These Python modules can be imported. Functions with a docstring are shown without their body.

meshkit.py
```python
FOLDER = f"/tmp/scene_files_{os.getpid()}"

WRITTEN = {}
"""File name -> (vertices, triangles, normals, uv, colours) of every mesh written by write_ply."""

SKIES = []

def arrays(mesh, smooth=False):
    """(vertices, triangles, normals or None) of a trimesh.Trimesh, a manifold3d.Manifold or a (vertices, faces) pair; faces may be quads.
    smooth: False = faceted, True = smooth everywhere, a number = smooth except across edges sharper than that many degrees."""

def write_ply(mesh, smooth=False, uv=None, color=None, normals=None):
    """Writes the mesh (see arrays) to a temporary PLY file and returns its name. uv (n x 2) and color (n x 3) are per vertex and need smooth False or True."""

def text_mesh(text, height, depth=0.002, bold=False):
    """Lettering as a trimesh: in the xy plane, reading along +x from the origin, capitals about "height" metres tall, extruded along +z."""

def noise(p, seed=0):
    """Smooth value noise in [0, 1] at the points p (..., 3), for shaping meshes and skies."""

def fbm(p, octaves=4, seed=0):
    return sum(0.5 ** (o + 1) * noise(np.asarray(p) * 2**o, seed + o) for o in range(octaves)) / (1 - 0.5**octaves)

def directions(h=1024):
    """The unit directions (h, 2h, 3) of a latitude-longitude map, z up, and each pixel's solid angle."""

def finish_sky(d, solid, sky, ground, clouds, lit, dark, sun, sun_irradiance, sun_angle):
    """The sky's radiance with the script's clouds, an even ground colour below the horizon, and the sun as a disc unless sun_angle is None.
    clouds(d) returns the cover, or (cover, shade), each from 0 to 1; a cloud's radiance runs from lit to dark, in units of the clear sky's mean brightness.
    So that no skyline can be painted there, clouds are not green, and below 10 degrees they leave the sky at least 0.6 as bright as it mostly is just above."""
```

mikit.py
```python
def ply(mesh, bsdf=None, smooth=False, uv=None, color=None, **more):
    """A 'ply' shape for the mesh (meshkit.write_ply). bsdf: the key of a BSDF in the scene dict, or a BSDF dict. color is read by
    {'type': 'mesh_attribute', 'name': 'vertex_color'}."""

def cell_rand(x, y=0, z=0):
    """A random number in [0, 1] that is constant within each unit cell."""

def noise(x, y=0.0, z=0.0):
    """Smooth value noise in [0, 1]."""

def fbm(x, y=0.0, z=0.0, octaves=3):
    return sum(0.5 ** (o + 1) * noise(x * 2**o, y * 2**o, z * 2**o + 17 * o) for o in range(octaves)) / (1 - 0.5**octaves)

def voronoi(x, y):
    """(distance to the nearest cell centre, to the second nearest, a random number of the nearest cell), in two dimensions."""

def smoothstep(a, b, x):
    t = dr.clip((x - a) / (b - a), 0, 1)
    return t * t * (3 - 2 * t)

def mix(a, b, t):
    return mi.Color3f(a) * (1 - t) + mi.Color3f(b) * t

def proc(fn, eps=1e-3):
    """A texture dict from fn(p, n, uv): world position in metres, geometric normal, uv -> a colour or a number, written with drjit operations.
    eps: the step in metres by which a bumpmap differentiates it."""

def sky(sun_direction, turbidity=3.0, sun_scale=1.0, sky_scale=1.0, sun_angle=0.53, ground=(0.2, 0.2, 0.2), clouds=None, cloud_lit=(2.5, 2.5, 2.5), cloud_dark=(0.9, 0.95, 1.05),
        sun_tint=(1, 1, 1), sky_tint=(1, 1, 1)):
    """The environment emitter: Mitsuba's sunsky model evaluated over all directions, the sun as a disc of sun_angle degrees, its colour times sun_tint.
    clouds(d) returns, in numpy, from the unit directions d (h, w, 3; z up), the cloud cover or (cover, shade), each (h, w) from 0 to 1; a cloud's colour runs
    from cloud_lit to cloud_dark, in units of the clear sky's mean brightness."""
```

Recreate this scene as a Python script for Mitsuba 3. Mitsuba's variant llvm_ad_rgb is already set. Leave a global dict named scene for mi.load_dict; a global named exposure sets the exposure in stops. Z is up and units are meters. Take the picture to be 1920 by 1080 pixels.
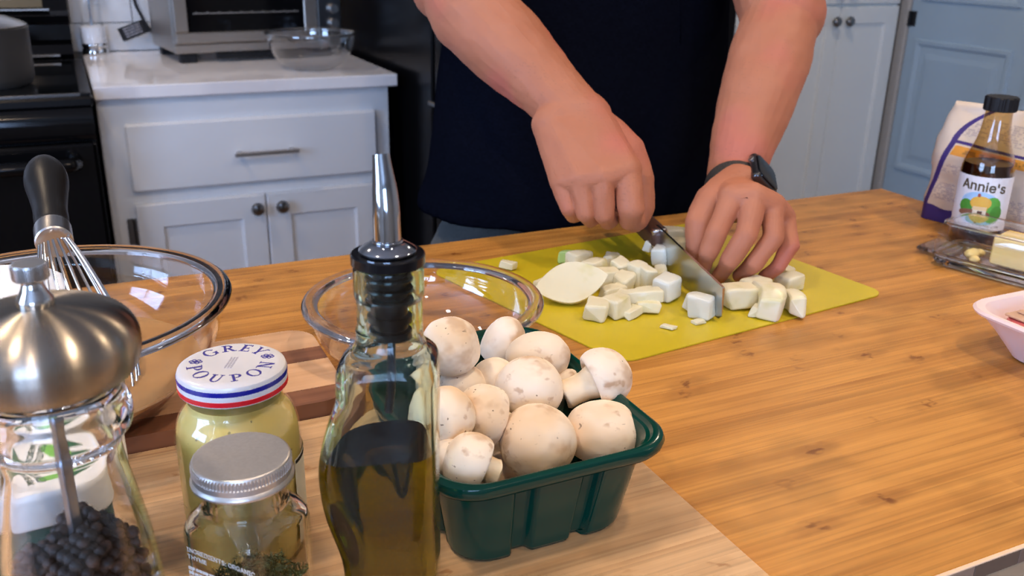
import math, random
import numpy as np, trimesh, drjit as dr, mitsuba as mi
import mikit, meshkit
from manifold3d import Manifold, OpType
from shapely.geometry import Polygon, Point, box as sbox
from shapely import affinity
from shapely.ops import unary_union
from mikit import proc, noise, fbm, cell_rand, smoothstep, mix

T = mi.ScalarTransform4f
rng = np.random.default_rng(7)
scene, labels = {}, {}
H = 0.92                                   # height of the island's top and of the far counter

# ------------------------------------------------------------------ camera
CAM = np.array([0.0, 0.0, H + 0.335])
FOC = 1733.0
_yaw, _pitch, _roll = np.radians([25.609, 20.787, 1.128])
FWD = np.array([math.sin(_yaw) * math.cos(_pitch), math.cos(_yaw) * math.cos(_pitch), -math.sin(_pitch)])
_r = np.array([math.cos(_yaw), -math.sin(_yaw), 0.0]); _u = np.cross(_r, FWD)
RGT = _r * math.cos(_roll) + _u * math.sin(_roll)
UPV = -_r * math.sin(_roll) + _u * math.cos(_roll)
scene['camera'] = {'type': 'thinlens', 'fov': 57.97, 'fov_axis': 'x', 'aperture_radius': 0.0011, 'focus_distance': 0.60, 'near_clip': 0.02, 'far_clip': 30.0,
                   'to_world': T().look_at(origin=CAM.tolist(), target=(CAM + FWD).tolist(), up=UPV.tolist())}
exposure = 0.0

# ------------------------------------------------------------------ light: warm recessed ceiling lamps and daylight through the windows
CEIL = 2.45
LAMP_RADIANCE = [236.0, 184.0, 131.0]
LAMPS = [(-0.45, 0.45), (0.55, 0.05), (1.65, 0.45), (-0.45, 1.75), (1.85, 1.9), (-0.35, -0.7), (0.9, -0.75)]
WINDOW_RADIANCE = [4.9, 7.5, 12.8]         # overcast daylight in the panes


def at(px, py, d):
    """World point seen at a pixel of the photograph, d metres along the camera's axis (how positions were measured)."""
    return CAM + d * (RGT * (px - 960) / FOC - UPV * (py - 540) / FOC + FWD)


def on(px, py, zz=H):
    d = RGT * (px - 960) / FOC - UPV * (py - 540) / FOC + FWD
    return CAM + d * (zz - CAM[2]) / d[2]


# ------------------------------------------------------------------ helpers
def add(key, mesh, bsdf, smooth=False, **kw):
    base, k = key, 0
    while key in scene:
        k += 1
        key = f'{base}_{k:03d}'
    scene[key] = mikit.ply(mesh, bsdf, smooth=smooth, **kw)
    return key


def tag(key, label, cat=None, group=None, kind=None):
    d = {'label': label}
    if cat: d['category'] = cat
    if group: d['group'] = group
    if kind: d['kind'] = kind
    labels[key] = d


def struct(key, mesh, bsdf, label, smooth=False):
    add(key, mesh, bsdf, smooth)
    labels[key] = {'label': label, 'kind': 'structure'}


def tri(mesh):
    if isinstance(mesh, trimesh.Trimesh): return mesh
    if hasattr(mesh, 'to_mesh'):
        m = mesh.to_mesh()
        return trimesh.Trimesh(np.array(m.vert_properties[:, :3]), np.array(m.tri_verts), process=False)
    v, f = np.asarray(mesh[0], float), np.asarray(mesh[1], int)
    if f.shape[1] == 4: f = np.vstack([f[:, [0, 1, 2]], f[:, [0, 2, 3]]])
    return trimesh.Trimesh(v, f, process=False)


def cat(*ms):
    return trimesh.util.concatenate([tri(m) for m in ms])


def moved(mesh, off=(0, 0, 0), rot=None):
    m = tri(mesh).copy()
    if rot is not None: m.vertices = m.vertices @ np.asarray(rot).T
    m.vertices = m.vertices + np.asarray(off)
    return m


def rotz(a):
    c, s = math.cos(a), math.sin(a)
    return np.array([[c, -s, 0], [s, c, 0], [0, 0, 1.0]])


def rotx(a):
    c, s = math.cos(a), math.sin(a)
    return np.array([[1, 0, 0], [0, c, -s], [0, s, c]])


def frame(zdir, xhint=(1, 0, 0)):
    z = np.asarray(zdir, float); z = z / np.linalg.norm(z)
    x = np.asarray(xhint, float); x = x - z * (x @ z); x /= np.linalg.norm(x)
    return np.stack([x, np.cross(z, x), z], 1)


def cbox(x0, x1, y0, y1, z0, z1, c=0.002):
    """Box with chamfered edges."""
    c = min(c, (x1 - x0) * .45, (y1 - y0) * .45, (z1 - z0) * .45)
    pts = []
    for sx in (0, 1):
        for sy in (0, 1):
            for sz in (0, 1):
                p = np.array([(x0, x1)[sx], (y0, y1)[sy], (z0, z1)[sz]], float)
                d = np.array([1 - 2 * sx, 1 - 2 * sy, 1 - 2 * sz]) * c
                for k in range(3):
                    q = p + d; q[k] = p[k]
                    pts.append(q)
    return trimesh.convex.convex_hull(np.array(pts))


def rbox(size, r, seg=16):
    """Box with rounded edges, centred on the origin."""
    s = np.array(size) / 2 - r
    ball = Manifold.sphere(r, seg)
    return tri(Manifold.batch_hull([ball.translate((sx * s[0], sy * s[1], sz * s[2])) for sx in (-1, 1) for sy in (-1, 1) for sz in (-1, 1)]))


def loft(rings, cap0=True, cap1=True, closed=False):
    """Surface through closed rings of equal counts; rings counter-clockwise seen from the end they run to face outward."""
    R = np.asarray(rings, float); m, n = R.shape[:2]
    v = R.reshape(-1, 3); f = []
    i = np.arange(n); j = (i + 1) % n
    for k in range(m - 1 + closed):
        a, b = k * n, ((k + 1) % m) * n
        f.append(np.stack([a + i, a + j, b + j], 1)); f.append(np.stack([a + i, b + j, b + i], 1))
    if cap0 and not closed:
        v = np.vstack([v, R[0].mean(0)]); f.append(np.stack([0 * i + len(v) - 1, j, i], 1))
    if cap1 and not closed:
        v = np.vstack([v, R[-1].mean(0)]); f.append(np.stack([0 * i + len(v) - 1, (m - 1) * n + i, (m - 1) * n + j], 1))
    return trimesh.Trimesh(v, np.vstack(f), process=False)


def lathe(prof, n=64, c=(0, 0, 0), closed=False):
    """Revolve (r, z) points about the vertical through c; runs from bottom outside upward to face outward."""
    a = np.arange(n) * 2 * np.pi / n
    rings = [np.stack([max(r, 1e-5) * np.cos(a), max(r, 1e-5) * np.sin(a), 0 * a + z], 1) + np.asarray(c) for r, z in prof]
    return loft(rings, prof[0][0] > 1e-4 and False, False, closed)


def solid(prof, n=64, c=(0, 0, 0)):
    """Closed lathe from axis to axis."""
    p = list(prof)
    if p[0][0] > 1e-4: p = [(0, p[0][1])] + p
    if p[-1][0] > 1e-4: p = p + [(0, p[-1][1])]
    return lathe(p, n, c)


def spline(pts, n):
    """Catmull-Rom through the points."""
    P = np.asarray(pts, float); P = np.vstack([2 * P[0] - P[1], P, 2 * P[-1] - P[-2]])
    t = np.linspace(0, len(P) - 3 - 1e-9, n); i = t.astype(int); u = (t - i)[:, None]
    a, b, c, d = P[i], P[i + 1], P[i + 2], P[i + 3]
    return 0.5 * (2 * b + (c - a) * u + (2 * a - 5 * b + 4 * c - d) * u ** 2 + (3 * b - a - 3 * c + d) * u ** 3)


def chaikin(pts, k=3):
    """Corner-cut polyline: smooth, without overshoot."""
    P = np.asarray(pts, float)
    for _ in range(k):
        P = np.vstack([P[:1], np.stack([.75 * P[:-1] + .25 * P[1:], .25 * P[:-1] + .75 * P[1:]], 1).reshape(-1, 2), P[-1:]])
    return P


def tube(path, rad, n=12, caps=True, closed=False, flat=1.0, hint=None):
    p = np.asarray(path, float); m = len(p)
    t = np.gradient(p, axis=0) if not closed else np.roll(p, -1, 0) - np.roll(p, 1, 0)
    t /= np.linalg.norm(t, axis=1, keepdims=True) + 1e-12
    x = np.asarray(hint if hint is not None else ([0, 0, 1.0] if abs(t[0][2]) < 0.9 else [1.0, 0, 0]), float)
    rad = np.broadcast_to(rad, (m,)); a = np.arange(n) * 2 * np.pi / n; rings = []
    for k in range(m):
        x = x - t[k] * (x @ t[k]); x /= np.linalg.norm(x); y = np.cross(t[k], x)
        rings.append(p[k] + rad[k] * (np.cos(a)[:, None] * x + flat * np.sin(a)[:, None] * y))
    return loft(rings, caps, caps, closed)


def rrect(w, d, r, n=12):
    """Rounded rectangle, counter-clockwise, 4(n+1) points."""
    r = min(r, w / 2 - 1e-5, d / 2 - 1e-5); out = []
    for k, (sx, sy) in enumerate([(1, 1), (-1, 1), (-1, -1), (1, -1)]):
        for a in np.linspace(0, math.pi / 2, n + 1) + k * math.pi / 2:
            out.append((sx * (w / 2 - r) + r * math.cos(a), sy * (d / 2 - r) + r * math.sin(a)))
    return np.array(out)


def rr_ring(w, d, r, z, c=(0, 0), n=12):
    q = rrect(w, d, r, n)
    return np.column_stack([q[:, 0] + c[0], q[:, 1] + c[1], np.full(len(q), z)])


def extrude(poly, depth, z0=0.0):
    gs = getattr(poly, 'geoms', [poly])
    m = cat(*[trimesh.creation.extrude_polygon(g, depth, engine='earcut') for g in gs if g.area > 0])
    m.apply_translation((0, 0, z0))
    return m


def outward(m):
    m = tri(m)
    if m.volume < 0: m.invert()
    return m


# ------------------------------------------------------------------ materials
def rgb(c): return {'type': 'rgb', 'value': [float(x) for x in c]}


def colour(c): return c if isinstance(c, dict) else rgb(c)


def mat(name, c, rough=0.5, two=False, **kw):
    b = {'type': 'principled', 'base_color': colour(c), 'roughness': rough if isinstance(rough, dict) else float(rough), **kw}
    scene[name] = {'type': 'twosided', 'bsdf': b} if two else b
    return name


def bumped(name, b, fn, scale, eps=5e-4):
    scene[name] = {'type': 'bumpmap', 'arbitrary': {**proc(fn, eps)}, 'scale': float(scale), 'bsdf': b}
    return name


def bamboo(c0, c1, dark, width, s):
    def fn(p, n, uv):
        j = dr.floor(p.y / width)
        tone = cell_rand(j, 7, s)
        fine = fbm(p.x * 6.0 + 31 * j, p.y * 480.0, s, 3)
        mid = fbm(p.x * 9.0 + 11 * j, p.y * 75.0, s + 3, 3)
        col = mix(c0, c1, dr.clip(0.34 + 0.22 * tone + 0.65 * (fine - 0.5) + 1.05 * (mid - 0.5), 0, 1))
        smudge = fbm(p.x * 16.0, p.y * 26.0, s + 12, 3)
        col = col * (1 - 0.20 * smoothstep(0.50, 0.78, smudge))
        lines = smoothstep(0.60, 0.85, noise(p.x * 5.0 + 5 * j, p.y * 620.0, s + 9))
        col = col * (1 - 0.13 * lines)
        # nodes of the cane: short smudged marks across a strip
        h = cell_rand(j, 1, s)
        cx = dr.floor(p.x / 0.098 + 9 * h)
        fx = (p.x / 0.098 + 9 * h - cx - 0.2 - 0.6 * cell_rand(cx, j, s + 1)) * 0.098
        fy = (p.y / width - j - 0.25 - 0.5 * cell_rand(cx, j, s + 2)) * width
        amt = smoothstep(0.34, 0.85, cell_rand(cx, j, s + 4))
        warp = 0.010 * (noise(p.x * 150.0, p.y * 240.0, s) - 0.5)
        u, v = fx + 0.8 * fy * (cell_rand(cx, j, s + 6) - 0.3) + warp, fy + warp * 0.5
        grit = smoothstep(0.28, 0.72, fbm(p.x * 160.0, p.y * 420.0, s + 8, 2))
        core = smoothstep(1.0, 0.1, dr.square(u / 0.006) + dr.square(v / (width * 0.34))) * grit
        halo = smoothstep(1.0, 0.0, dr.square(u / 0.028) + dr.square(v / (width * 0.5))) * (0.4 + 0.6 * fine)
        return mix(mix(col, dark, 0.36 * halo * amt), dark, 0.92 * core * amt)
    return proc(fn)


mat('mat_counter_wood', bamboo((0.37, 0.152, 0.031), (0.60, 0.282, 0.064), (0.16, 0.050, 0.010), 0.0215, 1), 0.40, specular=0.26)
mat('mat_board_wood', bamboo((0.46, 0.26, 0.12), (0.66, 0.42, 0.215), (0.30, 0.14, 0.05), 0.019, 4), 0.45, specular=0.4)


def stave(c0, c1, s):
    def fn(p, n, uv):
        g = fbm(p.x * 6.0, p.y * 160.0, s, 4)
        w = noise(p.x * 3.0, p.y * 40.0 + 2.0 * noise(p.x * 5.0, p.y * 5.0, s), s + 5)
        return mix(c0, c1, dr.clip(0.5 + 1.1 * (g - 0.5) + 0.6 * (w - 0.5), 0, 1))
    return proc(fn)


mat('mat_maple', stave((0.50, 0.27, 0.13), (0.68, 0.42, 0.24), 2), 0.5)
mat('mat_walnut', stave((0.12, 0.045, 0.022), (0.24, 0.10, 0.05), 3), 0.5)
for k, c in enumerate([(0.16, 0.10, 0.07), (0.23, 0.15, 0.105), (0.12, 0.075, 0.05)]):
    mat(f'mat_end_grain_{k}', stave(tuple(0.8 * x for x in c), tuple(1.2 * x for x in c), 11 + k), 0.6)
mat('mat_pale_edge', (0.74, 0.52, 0.34), 0.4)
mat('mat_tan_wood', stave((0.36, 0.24, 0.14), (0.50, 0.35, 0.22), 17), 0.55)
mat('mat_white_paint', (0.69, 0.70, 0.715), 0.38, specular=0.4)
mat('mat_pantry_paint', (0.70, 0.75, 0.77), 0.45)
mat('mat_blue_door', (0.33, 0.44, 0.54), 0.42)
mat('mat_taupe', (0.40, 0.38, 0.36), 0.6)
mat('mat_wall', (0.46, 0.45, 0.42), 0.8)
mat('mat_ceiling', (0.56, 0.55, 0.53), 0.9)
mat('mat_floor', stave((0.14, 0.075, 0.04), (0.22, 0.12, 0.065), 21), 0.45)
mat('mat_grout', (0.30, 0.29, 0.28), 0.9)
mat('mat_tile', (0.80, 0.80, 0.80), 0.12)
mat('mat_quartz', proc(lambda p, n, uv: mix((0.84, 0.81, 0.81), (0.74, 0.71, 0.72), smoothstep(0.55, 0.75, fbm(p.x * 9, p.y * 9, 2, 4)))), 0.08, specular=0.55)
mat('mat_black_gloss', (0.003, 0.003, 0.0035), 0.10, specular=0.28)
mat('mat_fridge', (0.0025, 0.0025, 0.003), 0.22, specular=0.10)
mat('mat_black_satin', (0.005, 0.005, 0.0055), 0.30, specular=0.25)
mat('mat_black_matte', (0.009, 0.009, 0.010), 0.5, specular=0.25)
mat('mat_black_rubber', (0.008, 0.0075, 0.0075), 0.40, specular=0.28)
mat('mat_stopper', (0.004, 0.004, 0.005), 0.18, specular=0.35)
mat('mat_display', (0.12, 0.095, 0.055), 0.25)
mat('mat_faint_print', (0.55, 0.53, 0.50), 0.6)
mat('mat_steel', (0.62, 0.60, 0.58), 0.28, metallic=1.0)
mat('mat_satin_steel', (0.58, 0.56, 0.54), 0.38, metallic=1.0)
mat('mat_chrome', (0.78, 0.78, 0.78), 0.07, metallic=1.0)
mat('mat_spout_chrome', (0.47, 0.48, 0.50), 0.08, metallic=1.0)
mat('mat_cooktop_glass', (0.004, 0.005, 0.006), 0.06, specular=0.6)
mat('mat_oven_steel', (0.54, 0.49, 0.44), 0.38, metallic=1.0)
mat('mat_pewter', (0.25, 0.25, 0.25), 0.25, metallic=1.0)
mat('mat_shaft', (0.40, 0.45, 0.52), 0.35, metallic=1.0)
mat('mat_blade', (0.60, 0.60, 0.57), 0.24, metallic=1.0)
mat('mat_alu_lid', proc(lambda p, n, uv: mix((0.58, 0.54, 0.50), (0.66, 0.62, 0.58), fbm(p.x * 900, p.y * 900, p.z * 300, 2))), 0.38, metallic=0.8)
mat('mat_dark_pan', (0.050, 0.048, 0.046), 0.45, metallic=0.3)
scene['mat_brushed_dome'] = {'type': 'roughconductor', 'material': 'none', 'specular_reflectance': rgb((0.43, 0.375, 0.31)), 'distribution': 'ggx', 'alpha_u': 0.03, 'alpha_v': 0.24}
scene['mat_clear'] = {'type': 'thindielectric', 'int_ior': 1.5}
scene['mat_glass'] = {'type': 'dielectric', 'int_ior': 1.5, 'ext_ior': 1.0}
scene['mat_green_glass'] = {'type': 'dielectric', 'int_ior': 1.5, 'ext_ior': 1.0}
scene['mat_cavity'] = {'type': 'dielectric', 'int_ior': 1.0, 'ext_ior': 1.5}
scene['mat_oil_wall'] = {'type': 'dielectric', 'int_ior': 1.47, 'ext_ior': 1.5}
scene['mat_oil_top'] = {'type': 'dielectric', 'int_ior': 1.47, 'ext_ior': 1.0}
scene['mat_syrup'] = {'type': 'dielectric', 'int_ior': 1.35, 'ext_ior': 1.0}
OIL = {'type': 'homogeneous', 'albedo': 0.0, 'sigma_t': rgb((0.15, 0.23, 1.0)), 'scale': 105.0}
GREEN_GLASS = {'type': 'homogeneous', 'albedo': 0.0, 'sigma_t': rgb((1.0, 0.34, 0.60)), 'scale': 58.0}


def mat_yellow(p, n, uv):
    return mix((0.50, 0.385, 0.012), (0.55, 0.425, 0.018), fbm(p.x * 30, p.y * 30, 1, 3))


mat('mat_yellow_mat', proc(mat_yellow), 0.42, two=True, specular=0.4)
mat('mat_green_plastic', (0.0012, 0.034, 0.024), 0.13, two=True, specular=0.38)


def mushroom_col(p, n, uv):
    big = fbm(p.x * 34, p.y * 34, p.z * 34, 3)
    base = mix((0.76, 0.635, 0.49), (0.68, 0.485, 0.30), smoothstep(0.42, 0.72, big))
    pat = smoothstep(0.54, 0.74, fbm(p.x * 62 + 9, p.y * 62, p.z * 62, 4))
    base = mix(base, (0.46, 0.27, 0.135), 0.62 * pat)
    scuff = smoothstep(0.60, 0.80, fbm(p.x * 190, p.y * 190, p.z * 190 + 5, 3)) * smoothstep(0.48, 0.60, noise(p.x * 48 + 2, p.y * 48, p.z * 48))
    base = mix(base, (0.36, 0.19, 0.09), 0.55 * scuff)
    sp = smoothstep(0.86, 0.92, noise(p.x * 520, p.y * 520, p.z * 520)) * smoothstep(0.50, 0.62, noise(p.x * 60 + 4, p.y * 60, p.z * 60))
    return mix(base, (0.13, 0.07, 0.04), 0.8 * sp)


mat('mat_mushroom', proc(mushroom_col), 0.55, specular=0.3)
mat('mat_mushroom_stem', proc(lambda p, n, uv: mix((0.72, 0.60, 0.42), (0.60, 0.41, 0.22), smoothstep(0.5, 0.75, fbm(p.x * 60, p.y * 60, p.z * 60, 3)))), 0.6)
mat('mat_onion', proc(lambda p, n, uv: mix((0.68, 0.63, 0.44), (0.60, 0.55, 0.30), smoothstep(0.5, 0.8, fbm(p.x * 70, p.y * 70, p.z * 70, 3)))), 0.30, specular=0.5)
mat('mat_onion_white', (0.62, 0.60, 0.49), 0.28, specular=0.5)
mat('mat_onion_green', (0.42, 0.60, 0.20), 0.35)


def skin_col(p, n, uv):
    a = fbm(p.x * 26, p.y * 26, p.z * 26, 3)
    c = mix((0.37, 0.135, 0.072), (0.45, 0.178, 0.100), a)
    c = mix(c, (0.46, 0.135, 0.095), 0.8 * smoothstep(0.50, 0.75, fbm(p.x * 14 + 5, p.y * 14, p.z * 14, 2)))
    hair = smoothstep(0.72, 0.85, noise(p.x * 1500 + p.y * 900, p.y * 420, p.z * 330)) * smoothstep(0.45, 0.7, noise(p.x * 18, p.y * 18, p.z * 18 + 3))
    return mix(c, (0.20, 0.09, 0.05), 0.20 * hair)


mat('mat_skin', proc(skin_col), 0.50, specular=0.2)
mat('mat_nail', (0.66, 0.36, 0.28), 0.3)
scene['mat_navy_cloth'] = {'type': 'diffuse', 'reflectance': proc(lambda p, n, uv: mix((0.0024, 0.0028, 0.0052), (0.0044, 0.0052, 0.0105), noise(p.x * 500, p.y * 500, p.z * 500)))}
mat('mat_grey_cloth', proc(lambda p, n, uv: mix((0.055, 0.06, 0.06), (0.08, 0.085, 0.083), noise(p.x * 600, p.y * 600, p.z * 600))), 0.9)
mat('mat_hair', (0.03, 0.018, 0.01), 0.5)
mat('mat_watch_band', proc(lambda p, n, uv: mix((0.05, 0.042, 0.036), (0.10, 0.086, 0.074), noise(p.x * 900, p.y * 900, p.z * 900))), 0.4, metallic=0.5)
mat('mat_watch_case', (0.10, 0.10, 0.105), 0.25, metallic=0.9)
mat('mat_knife_handle', (0.07, 0.03, 0.018), 0.4)
mat('mat_batter', proc(lambda p, n, uv: mix((0.40, 0.20, 0.065), (0.50, 0.28, 0.11), fbm(p.x * 40, p.y * 40, 3, 3))), 0.16, specular=0.5)
mat('mat_mustard', proc(lambda p, n, uv: mix((0.55, 0.42, 0.10), (0.61, 0.48, 0.15), fbm(p.x * 50, p.y * 50, p.z * 50, 3)) * (1 - 0.6 * smoothstep(0.9, 0.95, noise(p.x * 260, p.y * 260, p.z * 260)))), 0.4)
mat('mat_lid_white', (0.57, 0.555, 0.56), 0.16, specular=0.5)
mat('mat_print_blue', (0.045, 0.035, 0.20), 0.3)
mat('mat_band_blue', (0.012, 0.014, 0.20), 0.2)
mat('mat_band_red', (0.55, 0.012, 0.02), 0.2)
mat('mat_print_grey', (0.35, 0.33, 0.36), 0.6)
mat('mat_print_white', (0.85, 0.85, 0.82), 0.5, two=True)
mat('mat_peppercorn', proc(lambda p, n, uv: mix((0.018, 0.011, 0.008), (0.135, 0.062, 0.036), smoothstep(0.35, 0.8, noise(p.x * 170, p.y * 170, p.z * 170)) * (0.4 + 0.6 * noise(p.x * 1400, p.y * 1400, p.z * 1400)))), 0.6)
mat('mat_herb_0', (0.17, 0.16, 0.045), 0.8, two=True)
mat('mat_tub_white', (0.80, 0.79, 0.76), 0.35)
mat('mat_tub_green', (0.03, 0.12, 0.06), 0.4)
mat('mat_tub_dark_green', (0.02, 0.075, 0.055), 0.4)
mat('mat_tub_light_green', (0.20, 0.50, 0.08), 0.4)
mat('mat_spatula', (0.78, 0.75, 0.70), 0.4)
mat('mat_butter', proc(lambda p, n, uv: mix((0.80, 0.62, 0.22), (0.84, 0.68, 0.30), fbm(p.x * 60, p.y * 60, p.z * 60, 2))), 0.4)
mat('mat_foam', (0.76, 0.60, 0.58), 0.5, two=True)
mat('mat_meat', (0.50, 0.10, 0.11), 0.3)
mat('mat_packet', proc(lambda p, n, uv: mix((0.50, 0.30, 0.19), (0.58, 0.37, 0.25), noise(p.x * 160, p.y * 160, 2))), 0.5)
mat('mat_salt', (0.82, 0.82, 0.84), 0.8)
mat('mat_lamp_trim', (0.8, 0.8, 0.78), 0.5)
mat('mat_label_white', (0.74, 0.74, 0.76), 0.4, two=True)
mat('mat_label_ink', (0.06, 0.04, 0.012), 0.5)
mat('mat_window_frame', (0.75, 0.75, 0.73), 0.4)

# ------------------------------------------------------------------ the room
XL, XR, YB, YF = -2.40, 2.96, 3.02, -2.70
struct('floor', cbox(XL - .1, XR + .1, YF - .1, YB + .1, -0.06, 0, 0.001), 'mat_floor', 'brown wooden floor of the kitchen')
struct('ceiling', cbox(XL - .1, XR + .1, YF - .1, YB + .1, CEIL, CEIL + .06, 0.001), 'mat_ceiling', 'white ceiling with recessed lamps')
struct('wall_back', cbox(XL - .1, XR + .1, YB, YB + .1, 0, CEIL, 0.001), 'mat_grout', 'back wall behind the counter, stove and fridge')
struct('wall_left', cbox(XL - .1, XL, YF - .1, YB + .1, 0, CEIL, 0.001), 'mat_wall', 'left wall of the kitchen')
struct('wall_right', cbox(XR, XR + .1, YF - .1, YB + .1, 0, CEIL, 0.001), 'mat_wall', 'right wall with the blue door')
struct('wall_front', cbox(XL - .1, XR + .1, YF - .1, YF, 0, CEIL, 0.001), 'mat_wall', 'wall behind the camera')

# white tiles on the back wall, each a piece of its own
TW, TH = 0.167, 0.0807
for r in range(7):
    x = 0.1115 - 12 * TW + (0.0835 if r % 2 else 0.0)
    while x < 0.86:
        add('wall_back__tile', cbox(x + .0016, min(x + TW, 1.0) - .0016, YB - 0.010, YB + .001, H + r * TH + .0016, H + (r + 1) * TH - .0016, 0.0016), 'mat_tile')
        x += TW


def window(key, cx, cy, cz, w, h, axis, label):
    """Window with four panes on a wall; axis: the wall's inward normal."""
    F = frame(axis, (0, 0, 1))                       # local x = up, local z = into the room
    def put(x0, x1, y0, y1, z0, z1, c=.004): return moved(cbox(x0, x1, y0, y1, z0, z1, c), (cx, cy, cz), F)
    b = .06
    fr = cat(put(-h/2-b, -h/2, -w/2-b, w/2+b, 0, .05), put(h/2, h/2+b, -w/2-b, w/2+b, 0, .05), put(-h/2, h/2, -w/2-b, -w/2, 0, .05), put(-h/2, h/2, w/2, w/2+b, 0, .05),
             put(-.02, .02, -w/2, w/2, 0, .03), put(-h/2, h/2, -.02, .02, 0, .03))
    add(key, fr, 'mat_window_frame'); labels[key] = {'label': label, 'kind': 'structure'}
    for sx in (-1, 1):
        for sy in (-1, 1):
            v = np.array([[sx*(h/4+.01)+a*(h/4-.01), sy*(w/4+.01)+c*(w/4-.01), .012] for a, c in ((-1, -1), (1, -1), (1, 1), (-1, 1))]) @ F.T + (cx, cy, cz)
            add(key + '__pane', (v, np.array([[0, 1, 2, 3]])), 'mat_white_paint', emitter={'type': 'area', 'radiance': rgb(WINDOW_RADIANCE)})


window('window_1', -1.15, YF, 1.55, 1.5, 1.25, (0, 1, 0), 'white framed window in the wall behind the camera')
window('window_2', XL, 0.2, 1.55, 1.3, 1.25, (1, 0, 0), 'white framed window in the left wall')

for i, (x, y) in enumerate(LAMPS):
    k = 'ceiling_light' + (f'_{i:03d}' if i else '')
    add(k + '__trim', lathe([(.062, CEIL - .0005), (.088, CEIL - .0005), (.086, CEIL - .006), (.064, CEIL - .010), (.060, CEIL - .003)], 40, (x, y, 0)), 'mat_lamp_trim', 30)
    a = np.arange(32) * np.pi / 16
    v = np.vstack([np.column_stack([x + .061 * np.cos(a), y + .061 * np.sin(a), 0 * a + CEIL - .004]), [[x, y, CEIL - .004]]])
    add(k + '__lens', (v, np.array([[j, 32, (j + 1) % 32] for j in range(32)])), 'mat_lamp_trim', emitter={'type': 'area', 'radiance': rgb(LAMP_RADIANCE)})
    tag(k, 'round recessed lamp glowing warm white in the ceiling ' + ('above the left of the island', 'just above the camera', 'above the right of the island', 'above the stove', 'above the pantry', 'behind the camera to the left', 'behind the camera to the right')[i], 'ceiling light', 'recessed ceiling lamps')

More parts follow.
